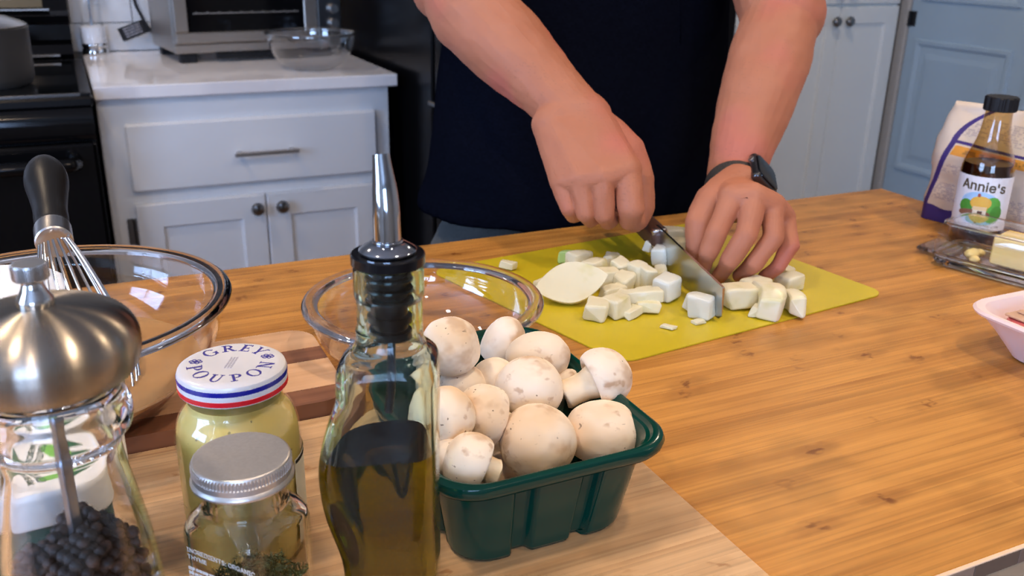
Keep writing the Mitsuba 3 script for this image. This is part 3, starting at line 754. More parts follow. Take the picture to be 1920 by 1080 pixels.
# ------------------------------------------------------------------ mustard jar
k = 'mustard_jar'
JC = np.array([0.0578, 0.4611, BZ + .0005])
JS = 1.07
jar = [(0, 0), (.029, 0), (.0315, .003), (.0325, .010), (.0330, .030), (.0332, .060), (.0328, .072), (.0305, .0795), (.0270, .0840), (.0252, .0870), (.0250, .0935), (.0262, .0940)]
jar = [(r, z * JS) for r, z in jar]
add(k + '__glass', lathe([(0, 0)] + [tuple(q) for q in chaikin(jar[1:])], 72, JC), 'mat_clear', 40)
def inset(prof, d):
    """Profile moved d inward along its own normals."""
    P_ = np.asarray(prof, float); t_ = np.gradient(P_, axis=0); t_ /= np.linalg.norm(t_, axis=1, keepdims=True) + 1e-12
    Q_ = P_ + np.column_stack([-t_[:, 1], t_[:, 0]]) * d; Q_[:, 0] = np.maximum(Q_[:, 0], 0)
    return [tuple(q) for q in Q_]
add('mustard', outward(solid([q for q in inset(chaikin(jar[1:]), .0011) if q[1] < .0955], 72, JC)), 'mat_mustard', 40)
tag('mustard', 'yellow mustard filling the jar with the white lid', 'mustard', kind='stuff')
LR = .0283; l0 = JC[2] + .1010
lid = [(.0265, l0), (LR - .0006, l0 + .0001), (LR, l0 + .0008), (LR, l0 + .0096), (LR - .0007, l0 + .0114), (LR - .0026, l0 + .0125), (.022, l0 + .0128), (0, l0 + .0128)]
add(k + '__lid', outward(solid(lid, 96, JC * [1, 1, 0])), 'mat_lid_white', 30)
for nm, z0, z1, m in (('blue_band', .0066, .0093, 'mat_band_blue'), ('red_band', .0010, .0038, 'mat_band_red')):
    add(k + '__lid__' + nm, lathe([(LR, l0 + z0), (LR + .00012, l0 + z0 + .0001), (LR + .00012, l0 + z1 - .0001), (LR, l0 + z1)], 96, JC * [1, 1, 0]), m, 30)


def serif(ch):
    """Roman capital as a polygon, unit height."""
    S = lambda x0, y0, x1, y1, w: Polygon([(x0 - w / 2, y0), (x0 + w / 2, y0), (x1 + w / 2, y1), (x1 - w / 2, y1)])
    bar = lambda x, y, w, h=.06: sbox(x - w / 2, y, x + w / 2, y + h)
    def bowl(x, y0, y1, w):
        e = affinity.translate(affinity.scale(Point(0, 0).buffer(1, 24), w, (y1 - y0) / 2), x, (y0 + y1) / 2)
        i = affinity.translate(affinity.scale(Point(0, 0).buffer(1, 24), w - .17, (y1 - y0) / 2 - .055), x, (y0 + y1) / 2)
        return e.difference(i).intersection(sbox(x, -1, 3, 2))
    def ring(a):
        e = affinity.translate(affinity.scale(Point(0, 0).buffer(1, 32), a, .52), a, .5)
        i = affinity.translate(affinity.rotate(affinity.scale(Point(0, 0).buffer(1, 32), a - .16, .47), -8), a, .5)
        return e.difference(i)
    if ch == 'O': return ring(.46)
    if ch == 'G': return unary_union([ring(.46).difference(sbox(.55, .34, 1.2, .78)), sbox(.70, .05, .86, .42), bar(.76, .38, .34)])
    if ch == 'P': return unary_union([sbox(.14, 0, .31, 1), bar(.22, 0, .42), bar(.17, .94, .34), bowl(.28, .44, 1.0, .46)])
    if ch == 'R': return unary_union([sbox(.14, 0, .31, 1), bar(.22, 0, .42), bar(.17, .94, .34), bowl(.28, .46, 1.0, .44), S(.80, 0, .44, .5, .19), bar(.86, 0, .22)])
    if ch == 'E': return unary_union([sbox(.12, 0, .29, 1), bar(.36, 0, .68), bar(.36, .94, .66), bar(.36, .48, .40), sbox(.64, 0, .70, .24), sbox(.63, .78, .69, 1), sbox(.52, .40, .57, .62)])
    if ch == 'Y': return unary_union([sbox(.33, 0, .50, .46), bar(.415, 0, .40), S(.36, .42, .10, 1, .17), S(.47, .42, .76, 1, .07), bar(.09, .94, .32), bar(.78, .94, .26)])
    if ch == 'U': return unary_union([sbox(.12, .34, .28, 1), sbox(.66, .34, .73, 1), bar(.19, .94, .36), bar(.70, .94, .30), affinity.translate(affinity.scale(Point(0, 0).buffer(1, 24), .305, .36), .425, .34).difference(affinity.translate(affinity.scale(Point(0, 0).buffer(1, 24), .19, .30), .46, .36)).intersection(sbox(0, -1, 1, .345))])
    if ch == 'N': return unary_union([sbox(.14, 0, .21, 1), sbox(.72, 0, .79, 1), S(.74, 0, .20, 1, .17), bar(.17, 0, .30), bar(.10, .94, .26), bar(.755, .94, .30)])


lz = l0 + .01285
vx = np.array([.902, -.432])                            # reading direction of the lid: rightwards from the camera
def onarc(ch, ang, rad, h, inward):
    g = serif(ch); b = g.bounds
    g = affinity.translate(g, -(b[0] + b[2]) / 2, 0 if not inward else 0)
    g = affinity.scale(g, h, h, origin=(0, 0))
    if inward: g = affinity.rotate(affinity.translate(g, 0, -rad - h), math.degrees(ang + math.pi / 2), origin=(0, 0))
    else: g = affinity.rotate(affinity.translate(g, 0, rad), math.degrees(ang - math.pi / 2), origin=(0, 0))
    m = extrude(g, .00015)
    add(k + '__lid__lettering', moved(m, (JC[0], JC[1], lz), rotz(-.447)), 'mat_print_blue')
for ch, a in zip('GREY', (142, 110, 82, 55)): onarc(ch, math.radians(a), .0148, .0080, False)
for ch, a in zip('POUPON', (-156, -128, -98, -67, -37, -6)): onarc(ch, math.radians(a), .0146, .0080, True)
for a in (179, 28):
    c = np.array([math.cos(math.radians(a)), math.sin(math.radians(a))]) * .0190
    ros = unary_union([Point(c[0] + .0024 * math.cos(t), c[1] + .0016 * math.sin(t)).buffer(.00125, 8).difference(Point(c[0] + .0024 * math.cos(t), c[1] + .0016 * math.sin(t)).buffer(.0007, 8)) for t in np.arange(6) * math.pi / 3] + [Point(*c).buffer(.0006)])
    add(k + '__lid__rosette', moved(extrude(ros, .00015), (JC[0], JC[1], lz), rotz(-.447)), 'mat_print_blue')
dots = cat(*[moved(dashes(.0135, .0010, 6, 60 + i), (-.0012 + .0015 * i, -.0065, 0), rotz(math.pi / 2)) for i in range(3)])
add(k + '__lid__date_print', moved(dots, (JC[0], JC[1], lz - .0002), rotz(-.447)), 'mat_print_grey')
mat('mat_mustard_label', (0.55, 0.52, 0.42), 0.4, two=True)
lab = np.array([[(JC[0] + .0336 * math.cos(t), JC[1] + .0336 * math.sin(t), JC[2] + z) for t in np.linspace(-.75, 1.4, 28)] for z in (.010, .0615)])
add(k + '__label', (lab.reshape(-1, 3), np.array([[j, j + 1, 28 + j + 1, 28 + j] for j in range(27)])), 'mat_mustard_label', True)
pb = np.array([[(JC[0] + .0338 * math.cos(t), JC[1] + .0338 * math.sin(t), JC[2] + z) for t in np.linspace(-.72, .6, 20)] for z in (.0585, .0605)])
add(k + '__label__printed_line', (pb.reshape(-1, 3), np.array([[j, j + 1, 20 + j + 1, 20 + j] for j in range(19)])), 'mat_black_matte', True)
tag(k, 'mustard jar with a white lid printed in blue and banded blue and red', 'jar')

# ------------------------------------------------------------------ square spice jar
k = 'spice_jar'
PC = np.array([0.0480, 0.3816, BZ + .0005]); PA = rotz(math.radians(-52))
def pring(w, r, z): return rr_ring(w, w, r, z) @ PA.T + (PC[0], PC[1], PC[2])
def circ(r, z, n=52):
    q = rrect(1, 1, .5 - 1e-4, 12); q = q / np.linalg.norm(q, axis=1, keepdims=True) * r
    return np.column_stack([q, np.full(len(q), z)]) @ PA.T + PC
o = [pring(.036, .006, 0), pring(.0435, .008, .0015), pring(.0450, .008, .005), pring(.0450, .008, .068), pring(.0446, .0085, .0715), pring(.0425, .0105, .0752), pring(.039, .015, .0780), circ(.0193, .0805), circ(.0186, .0830), circ(.0186, .1000), circ(.0166, .1005)]
add(k + '__glass', outward(loft(o)), 'mat_glass', 30)
w = .0021
i_ = [pring(.034, .006, .0045), pring(.0400, .0065, .0055), pring(.0408, .0065, .008), pring(.0408, .0065, .0675), pring(.0402, .007, .0705), pring(.037, .0105, .0738), pring(.0335, .0125, .0762), circ(.0165, .0780), circ(.0162, .0810), circ(.0162, .1000)]
add(k + '__cavity', outward(loft(i_)), 'mat_cavity', 30)
l0 = PC[2] + .0930; R = .0226
gear = []
for i in range(88):
    for r, da in ((.965, -.28), (1.0, -.12), (1.0, .12), (.965, .28)):
        t = (i + da) * 2 * math.pi / 88; gear.append((r * math.cos(t), r * math.sin(t)))
G = np.array(gear); Cc = G / np.linalg.norm(G, axis=1, keepdims=True)
def lr(s, r, z): return np.column_stack([PC[0] + s[:, 0] * r, PC[1] + s[:, 1] * r, np.full(len(s), z)])
add(k + '__lid', outward(loft([lr(Cc, R * .93, l0), lr(Cc, R * 1.022, l0 + .0002), lr(Cc, R * 1.03, l0 + .0012), lr(Cc, R * 1.02, l0 + .0020), lr(Cc, R * .985, l0 + .0030), lr(Cc, R * .985, l0 + .0056), lr(G, R * .995, l0 + .0063), lr(G, R * .995, l0 + .0093), lr(Cc, R * .97, l0 + .0101), lr(Cc, R * .96, l0 + .0108), lr(Cc, R * .93, l0 + .0112), lr(Cc, R * .5, l0 + .0112)])), 'mat_alu_lid', 25)
def onface(side, u, z, m, hgt, dep=.0001, h=.0028, flip=False):
    """lettering on the glass; side 0..3 counter-clockwise, u along the face."""
    Fa = PA @ rotz(side * math.pi / 2)
    F = np.stack([Fa @ np.array([0, 1.0, 0]), np.array([0, 0, 1.0]), Fa @ np.array([1.0, 0, 0])], 1)
    return moved(m, PC + F @ np.array([u, z, .02255]), F)
tx = [('INGREDIENTS: ORGANIC', .0610, .0024), ('THYME', .0572, .0024)]
for t, z, h in tx:
    add(k + '__lettering', onface(3, -.0165, z, meshkit.text_mesh(t, h, .00012), h), 'mat_print_white')
tm = meshkit.text_mesh('THYME', .0046, .00012)
add(k + '__lettering', onface(1, -.012, .056, tm, .004), 'mat_print_white')
for i in range(6):
    add(k + '__small_print', onface(3, -.0165, .0515 - .0026 * i, dashes(.026, .0015, 7, 80 + i), 0), 'mat_print_white')
tag(k, 'square clear spice jar with a flat silver lid in front of the mustard', 'jar')
th = []
for i in range(1500):
    q = np.array([rng.uniform(-.0185, .0185), rng.uniform(-.0185, .0185), 0]); hgt = .027 - .010 * (q[0] + q[1]) / .037 * 0 + .006 * meshkit.noise(np.array([[q[0] * 160, q[1] * 160, 1.0]]))[0]
    q[2] = .0075 + hgt * (1 - rng.random() ** 2.2)
    l = rng.uniform(.003, .009); d = rng.normal(size=3) * (1, 1, .45); d /= np.linalg.norm(d)
    a = q - d * l / 2; b = q + d * l / 2
    lim = .0192
    a[:2] = np.clip(a[:2], -lim, lim); b[:2] = np.clip(b[:2], -lim, lim); a[2] = max(a[2], .0065); b[2] = max(b[2], .0065)
    th.append(tube([PC + PA @ a, PC + PA @ b], .00032 + .0002 * rng.random(), 3))
add('dried_thyme', cat(*th), 'mat_herb_0')
tag('dried_thyme', 'dried green thyme in the square spice jar', 'herbs', kind='stuff')

# ------------------------------------------------------------------ oil bottle
k = 'oil_bottle'
OB = np.array([0.1160, 0.3680, BZ + .0005])
BA = rotz(-.447)                                         # x: to the right, y: away
def oz(z): return z - OB[2]
# right and left half widths, half depth, against the height
ZT = oz(1.078)
tab = np.array([[0.000, .0190, .0230, .019, 3.2], [.004, .0205, .0250, .0215, 3.4], [.030, .0210, .0235, .0225, 3.6], [.050, .0210, .0245, .0230, 3.6], [.075, .0210, .0308, .0230, 3.6], [.095, .0212, .0325, .0230, 3.6],
                [.108, .0213, .0308, .0230, 3.6], [.120, .0215, .0275, .0230, 3.6], [.132, .0217, .0235, .0230, 3.5], [.140, .0218, .0232, .0228, 3.3], [.147, .0212, .0226, .0220, 3.0], [.1515, .0180, .0190, .0185, 2.6], [.1535, .0162, .0166, .0164, 2.2], [.158, .01490, .01490, .01490, 2], [.163, .0147, .0147, .0147, 2]])
def bring(z, inset=0.0, n=64):
    r, l, d, e = [np.interp(z, tab[:, 0], tab[:, i]) for i in (1, 2, 3, 4)]
    r, l, d = r - inset, l - inset, d - inset
    t = np.arange(n) * 2 * np.pi / n + .01
    c, s = np.cos(t), np.sin(t)
    x = np.sign(c) * np.abs(c) ** (2 / e); y = np.sign(s) * np.abs(s) ** (2 / e) * d
    x = np.where(x > 0, x * r, x * l)
    # the square leans round a little: its near left edge shows
    y = y + np.where(x < 0, x * .28, 0)
    return np.column_stack([x, y, np.full(n, z)]) @ BA.T + OB
zs = np.concatenate([[0], np.linspace(.004, .140, 60), np.linspace(.141, .163, 24)])
sm = np.column_stack([spline(np.column_stack([tab[:, [0, i]], tab[:, 0] * 0]), 240)[:, :2] for i in (1, 2, 3, 4)])
tab = np.column_stack([sm[:, 0], sm[:, 1], sm[:, 3], sm[:, 5], np.maximum(sm[:, 7], 2)])
o_ = np.argsort(tab[:, 0]); tab = tab[o_]
NT = oz(1.1205) - .0005
outr = [bring(z) for z in zs]
def cring(r, z, n=64):
    t = np.arange(n) * 2 * np.pi / n + .01
    return np.column_stack([r * np.cos(t), r * np.sin(t), np.full(n, z)]) @ BA.T + OB
neck = [(.0147, .1635), (.0147, NT - .016), (.0153, NT - .0145), (.0156, NT - .0125), (.0156, NT - .002), (.0151, NT)]
outr += [cring(r, z) for r, z in neck if z > .1632]
add(k + '__glass', outward(loft(outr)), 'mat_green_glass', 35, interior=GREEN_GLASS)
LV = oz(1.0325)
inz = [z for z in zs if .009 < z < .150]
up = [bring(z, .0028) for z in inz if z > LV]
ri = lambda z: np.interp(z, [.150, .1535, .158, .163, 1], [.0172, .0136, .0120, .0118, .0118])
up = [bring(LV, .0028)] + up + [cring(ri(z), z) for z in (.1525, .155, .159, .163, NT - .0005)]
dn_ = [bring(.0085, .006)] + [bring(.0095, .0028)] + [bring(z, .0028) for z in inz if .0097 < z < LV] + [bring(LV, .0028)]
def face_out(m, c):
    m = tri(m); v = m.triangles_center - np.asarray(c)
    if (np.einsum('ij,ij->i', v, m.face_normals) * m.area_faces).sum() < 0: m.invert()
    return m
add(k + '__cavity', face_out(loft(up, False, True), OB + (0, 0, .14)), 'mat_cavity', 35, exterior=GREEN_GLASS)
add('olive_oil', face_out(loft(dn_, True, False), OB + (0, 0, .06)), 'mat_oil_wall', 35, interior=OIL, exterior=GREEN_GLASS)
sf = loft([bring(LV, .0028), cring(.001, LV)], False, True)
sf = tri(sf); 
if sf.face_normals[:, 2].mean() < 0: sf.invert()
add('olive_oil__surface', sf, 'mat_oil_top', False, interior=OIL)
tag('olive_oil', 'golden green olive oil in the square bottle', 'oil', kind='stuff')
# stopper with rings, collar, spout, inner tube
def OC_(z): return (OB[0], OB[1], OB[2] + z)
def stp(name, prof, m, n=56, ang=35): add(k + '__' + name, outward(solid(prof, n, OB)), m, ang)
stp('stopper', [(.0158, NT + .0005), (.0163, NT + .001), (.0163, NT + .0050), (.0158, NT + .0056), (.0140, NT + .0055)], 'mat_stopper')
stp('stopper__plug', [(.0080, NT - .034), (.0095, NT - .0335), (.0095, NT - .030), (.0078, NT - .0295), (.0078, NT - .0262), (.0098, NT - .0258), (.0098, NT - .0230), (.0080, NT - .0226), (.0080, NT - .0002)], 'mat_stopper')
for z in (NT - .0065, NT - .0115, NT - .0165):
    add(k + '__stopper__sealing_ring', outward(lathe([(.0083, z), (.0103, z + .0002), (.0106, z + .0011), (.0103, z + .0020), (.0083, z + .0022)], 56, OB, closed=True)), 'mat_stopper', 35)
stp('collar', [(.0118, NT + .0056), (.0126, NT + .0062), (.0127, NT + .0070), (.0120, NT + .0078), (.0100, NT + .0090), (.0082, NT + .0100), (.0066, NT + .0104)], 'mat_spout_chrome')
s0 = NT + .0102
sp_top = at(714, 289, .392)
b0 = np.array(OC_(s0)); dz = sp_top[2] - b0[2]; sd = sp_top - b0; sd[2] = 0
pth = [b0 + (0, 0, -.001), b0 + (0, 0, dz * .22) + sd * .02, b0 + (0, 0, dz * .45) + sd * .10, b0 + (0, 0, dz * .62) + sd * .30, b0 + (0, 0, dz * .80) + sd * .62, b0 + (0, 0, dz) + sd]
P_ = spline(pth, 40)
rr = np.interp(np.linspace(0, 1, 40), [0, .3, .6, 1], [.0061, .0059, .0053, .0036])
add(k + '__spout', tube(P_, rr, 28, caps=False), 'mat_spout_two', True)
scene['mat_spout_two'] = {'type': 'twosided', 'bsdf': scene['mat_spout_chrome']}
e0 = P_[-1] - P_[-2]; e0 /= np.linalg.norm(e0)
add(k + '__spout__bore', tube([P_[-1] - e0 * .0025, P_[-1] - e0 * .0012], [.0031, .0031], 20), 'mat_black_matte', 40)
add(k + '__spout__foot_ring', outward(lathe([(.0062 + .0007 * math.cos(t), s0 + .0007 + .0007 * math.sin(t)) for t in np.arange(10) * math.pi / 5], 40, OB, closed=True)), 'mat_spout_chrome', True)
add(k + '__inner_tube', tube(spline([OC_(NT - .0345), OC_(NT - .055), np.array(OC_(NT - .072)) + (-.002, 0, 0)], 12), .0021, 12), 'mat_black_rubber', 40)
tag(k, 'tall greenish glass oil bottle with a black stopper and curved steel pouring spout', 'bottle')
labels[k + '__spout'] = {'label': 'curved chrome pouring spout'}

# ------------------------------------------------------------------ green punnet
k = 'mushroom_punnet'
RX0, RX1, RY0, RY1, RZ = 0.1405, 0.2860, 0.3665, 0.5600, 0.9925
pcx, pcy = (RX0 + RX1) / 2, (RY0 + RY1) / 2; PW, PD = RX1 - RX0, RY1 - RY0
def pun(z, off=0.0, groove=1.0, n=56):
    """Ring of the wall at height z: rounded rectangle with grooves pressed in from outside."""
    t = (z - BZ) / (RZ - BZ)
    w = PW - .040 + .024 * t + 2 * off; d = PD - .044 + .026 * t + 2 * off
    r = .020 + .006 * t
    # dense points along the sides
    out = []
    base = Polygon(rrect(w, d, r, 8)); Lp = base.exterior.length
    hs = [(w - 2 * r), math.pi * r / 2, (d - 2 * r)]
    def groovev(u, L, spots, gw):
        g = 0
        for s in spots:
            x = abs(u - s * L); g = max(g, np.clip((gw / 2 + .0022 - x) / .0022, 0, 1))
        return g
    sides = [((w / 2, -d / 2 + r), (0, 1), d - 2 * r, (.10, .36, .64, .90)), ((w / 2 - r, d / 2), (-1, 0), w - 2 * r, (.22, .78)), ((-w / 2, d / 2 - r), (0, -1), d - 2 * r, (.10, .36, .64, .90)), ((-w / 2 + r, -d / 2), (1, 0), w - 2 * r, (.22, .78))]
    for q, (p, dr_, L, spots) in enumerate(sides):
        nx, ny = dr_[1], -dr_[0]
        for u in np.linspace(0, L, n):
            g = groovev(u, L, spots, .0085) * .0055 * groove
            out.append((p[0] + dr_[0] * u - nx * g, p[1] + dr_[1] * u - ny * g))
        c = (p[0] + dr_[0] * L - nx * r, p[1] + dr_[1] * L - ny * r)
        a0 = math.atan2(ny, nx)
        for a in np.linspace(0, math.pi / 2, 11)[1:-1]:
            out.append((c[0] + r * math.cos(a0 + a), c[1] + r * math.sin(a0 + a)))
    o = np.array(out)
    return np.column_stack([o[:, 0] + pcx, o[:, 1] + pcy, np.full(len(o), z)])
zb = BZ + .0006
R = [pun(zb, -.004), pun(zb + .0012, -.0012), pun(zb + .004, 0), pun(RZ - .014), pun(RZ - .0125, 0, .3), pun(RZ - .0115, 0, 0), pun(RZ - .0105, .0015, 0), pun(RZ - .0095, .0062, 0), pun(RZ - .0070, .0076, 0), pun(RZ - .0040, .0078, 0), pun(RZ - .0012, .0066, 0), pun(RZ, .0045, 0), pun(RZ - .0006, .0024, 0), pun(RZ - .0030, .0016, 0), pun(RZ - .0036, .0000, 0), pun(RZ - .0060, -.0008, 0), pun(RZ - .0135, -.0010, .3), pun(RZ - .015, -.0010), pun(zb + .005, -.001), pun(zb + .0022, -.005)]
add(k, outward(loft(R)), 'mat_green_plastic', 40)
tag(k, 'dark green plastic punnet heaped with white mushrooms on the bamboo board', 'punnet')

# ------------------------------------------------------------------ mushrooms, each one its own thing
def mushroom(i, pos, r, h, axis, stem=None, label='', seed=0, asym=(1, 1)):
    """Cap of radius r and height h whose crown points along axis; stem: (radius, length)."""
    k = 'mushroom' + (f'_{i:03d}' if i else '')
    pr = [(0, -.18), (.35, -.20), (.62, -.30), (.80, -.40), (.91, -.38), (.98, -.22), (1.0, -.02), (.97, .22), (.87, .46), (.68, .68), (.44, .82), (.2, .885), (0, .90)]
    q = spline(pr, 44); q[:, 0] = np.maximum(q[:, 0], 0)
    m = outward(solid([(a * r, b * h) for a, b in q], 56))
    v = m.vertices
    m.vertices = v * (asym[0], asym[1], 1) * (1 + .16 * (meshkit.fbm(v / r * 1.1 + seed * 7.3, 3, seed) - .5))[:, None]
    F = frame(axis, (RGT + .2 * UPV))
    add(k + '__cap', moved(m, pos, F), 'mat_mushroom', 50)
    if stem:
        sr, sl = stem
        sp = [(0, -.30 * h), (sr * 1.25, -.30 * h), (sr * 1.02, -.30 * h - sl * .3), (sr * .98, -.30 * h - sl * .7), (sr * 1.05, -.30 * h - sl * .93), (sr * .92, -.30 * h - sl), (0, -.30 * h - sl)]
        s = outward(solid([tuple(a) for a in sp][::-1], 32))
        s.vertices *= (1 + .14 * (meshkit.fbm(s.vertices / sr + 3 * seed, 2, seed) - .5))[:, None]
        add(k + '__stem', moved(s, pos, F), 'mat_mushroom_stem', 50)
    tag(k, label, 'mushroom', 'mushrooms in the green punnet')


def cam_dir(right, up, toward): return RGT * right + UPV * up - FWD * toward
S_ = [  # pixel centre, distance, radius, height, crown direction (right, up, toward the camera), stem, squash, label
    ((846, 652), .575, .0185, .0225, (-.15, .75, .55), None, (1, 1.0), 'large white mushroom with brown spots beside the bottle neck, back left of the punnet'),
    ((943, 648), .640, .0165, .0235, (.25, .75, .25), None, (.92, 1), 'upright egg shaped mushroom against the back rim of the punnet'),
    ((1010, 668), .615, .0215, .0175, (.05, .85, .45), None, (1, .8), 'wide oval mushroom lying right of the upright one at the back'),
    ((927, 714), .595, .0155, .0165, (-.3, .8, .5), None, (1, 1), 'small smooth white mushroom half hidden in the middle of the heap'),
    ((993, 730), .575, .0215, .0215, (-.1, .75, .55), None, (1, 1), 'big white mushroom with tan dents in the middle of the heap'),
    ((1130, 708), .585, .0192, .0205, (.78, .34, -.10), (.0092, .0210), (1, 1), 'mushroom lying on its side at the right rim with its thick stem pointing left'),
    ((908, 780), .545, .0182, .0200, (-.72, .30, .30), (.0070, .0150), (1, 1.08), 'tall cream mushroom tipped left with a short stem in the middle front'),
    ((1006, 828), .540, .0228, .0215, (-.05, .62, .65), None, (1, 1), 'large round bright white mushroom at the middle of the front rim'),
    ((1132, 812), .560, .0242, .0205, (.10, .78, .45), None, (1, .95), 'broad mushroom with brown scuffs at the right front corner of the punnet'),
    ((838, 782), .525, .0165, .0180, (-.35, .60, .62), None, (1, 1.1), 'spotted mushroom behind the right edge of the oil bottle'),
    ((868, 722), .582, .0150, .0140, (.2, .6, .4), None, (1, 1), 'tan mushroom low in the heap beneath the large spotted one'),
    ((884, 868), .503, .0165, .0170, (-.80, .35, .12), (.0076, .0110), (1, 1), 'mushroom at the left front corner with a cut stem end facing right'),
    ((1066, 722), .612, .0110, .0120, (0, .8, .4), None, (1, 1), 'small pinkish mushroom peeping out left of the one lying on its side'),
    ((842, 862), .512, .0125, .0130, (-.3, .5, .5), None, (1, 1), 'small tan mushroom deep in the left front of the punnet'),
]
for i, (px, d, r, h, ax, st, sq, lb) in enumerate(S_):
    a = cam_dir(*ax); a /= np.linalg.norm(a)
    mushroom(i, at(px[0], px[1], d), r, h, a, st, lb, i, sq)
# lower layer that carries them
LOWER = [(.186, .418), (.213, .414), (.241, .418), (.186, .452), (.213, .448), (.241, .452), (.186, .486), (.214, .482), (.241, .486), (.192, .518), (.234, .518)]
for j, (x, y) in enumerate(LOWER):
    z = BZ + .016
    wh = ('nearest', 'second', 'third', 'farthest')[min(j // 3, 3)] + ' row, ' + (('left', 'middle', 'right')[j % 3] if j < 9 else ('left', 'right')[j - 9])
    mushroom(len(S_) + j, np.array([x, y, z]), .0130, .0150, (.3 * math.sin(j * 2.1), .3 * math.cos(j * 1.7), 1), None, 'buried mushroom on the bottom of the punnet, ' + wh, 20 + j)

# ------------------------------------------------------------------ onion
def chunk(i, px, d, size, az=0.0, tilt=(0, 0), bend=8.0, label='', m='mat_onion', zz=None):
    """Piece of onion: a bent block with rounded edges; size along, across, up."""
    k = 'onion_piece' + (f'_{i:03d}' if i else '')
    r = np.random.default_rng(300 + i)
    L, Wd, Hh = np.array(size) * (1.20, 1.15, 1.10)
    size = (L, Wd, Hh); c = min(size) * .15
    b = Manifold.batch_hull([Manifold.sphere(c, 10).translate((sx * (L / 2 - c) * r.uniform(.70, 1.12), sy * (Wd / 2 - c) * r.uniform(.55, 1.12), sz * (Hh / 2 - c) * r.uniform(.75, 1.1))) for sx in (-1, 1) for sy in (-1, 1) for sz in (-1, 1)])
    q = tri(b.refine_to_length(max(size) / 5)); v = q.vertices.copy()
    v[:, 2] += -bend * (v[:, 0] ** 2) + bend * L * L / 16
    v[:, 1] += bend * 1.6 * (v[:, 0] ** 2)
    v += (meshkit.fbm(v * 120 + i, 2, i)[:, None] - .5) * .0012
    q.vertices = v
    R = rotz(az) @ rotx(tilt[0]) @ frame((math.sin(tilt[1]), 0, math.cos(tilt[1])), (1, 0, 0))
    q = moved(q, (0, 0, 0), R)
    p = on(px[0], px[1], MZ + (zz if zz is not None else -q.bounds[0][2])) if d is None else at(px[0], px[1], d)
    p = p.copy()
    if zz is None: p[2] = MZ - q.bounds[0][2]
    add(k, moved(q, p), m, 40)
    tag(k, label, 'onion piece', 'chopped onion on the yellow mat')


# half onion with its flat cut side turned to the camera
pf = [(0, -.0365), (.0080, -.0295), (.0150, -.0200), (.0198, -.0100), (.0215, 0), (.0198, .0100), (.0150, .0200), (.0080, .0295), (0, .0365)]
q = spline(pf, 50); q[:, 0] = np.maximum(q[:, 0], 0)
mm = tri(outward(solid([tuple(a) for a in q], 56)))
hv = mm.vertices.copy(); hv[:, 1] = np.maximum(hv[:, 1], 0)
half = trimesh.convex.convex_hull(hv)
ax = at(1135, 528, .9) - at(1008, 553, .9); ax /= np.linalg.norm(ax)
n_ = -(cam_dir(0.02, .40, .90)); n_ -= ax * (n_ @ ax); n_ /= np.linalg.norm(n_)
F = np.stack([np.cross(n_, ax), n_, ax], 1)
hm = moved(tri(half), at(1071, 536, .898), F)
hm = moved(hm, (0, 0, MZ - hm.bounds[0][2])) if hm.bounds[0][2] < MZ else hm
add('onion_half', hm, 'mat_onion', 35)
tag('onion_half', 'large pointed half onion lying cut side up at the left of the chopped pieces', 'onion')
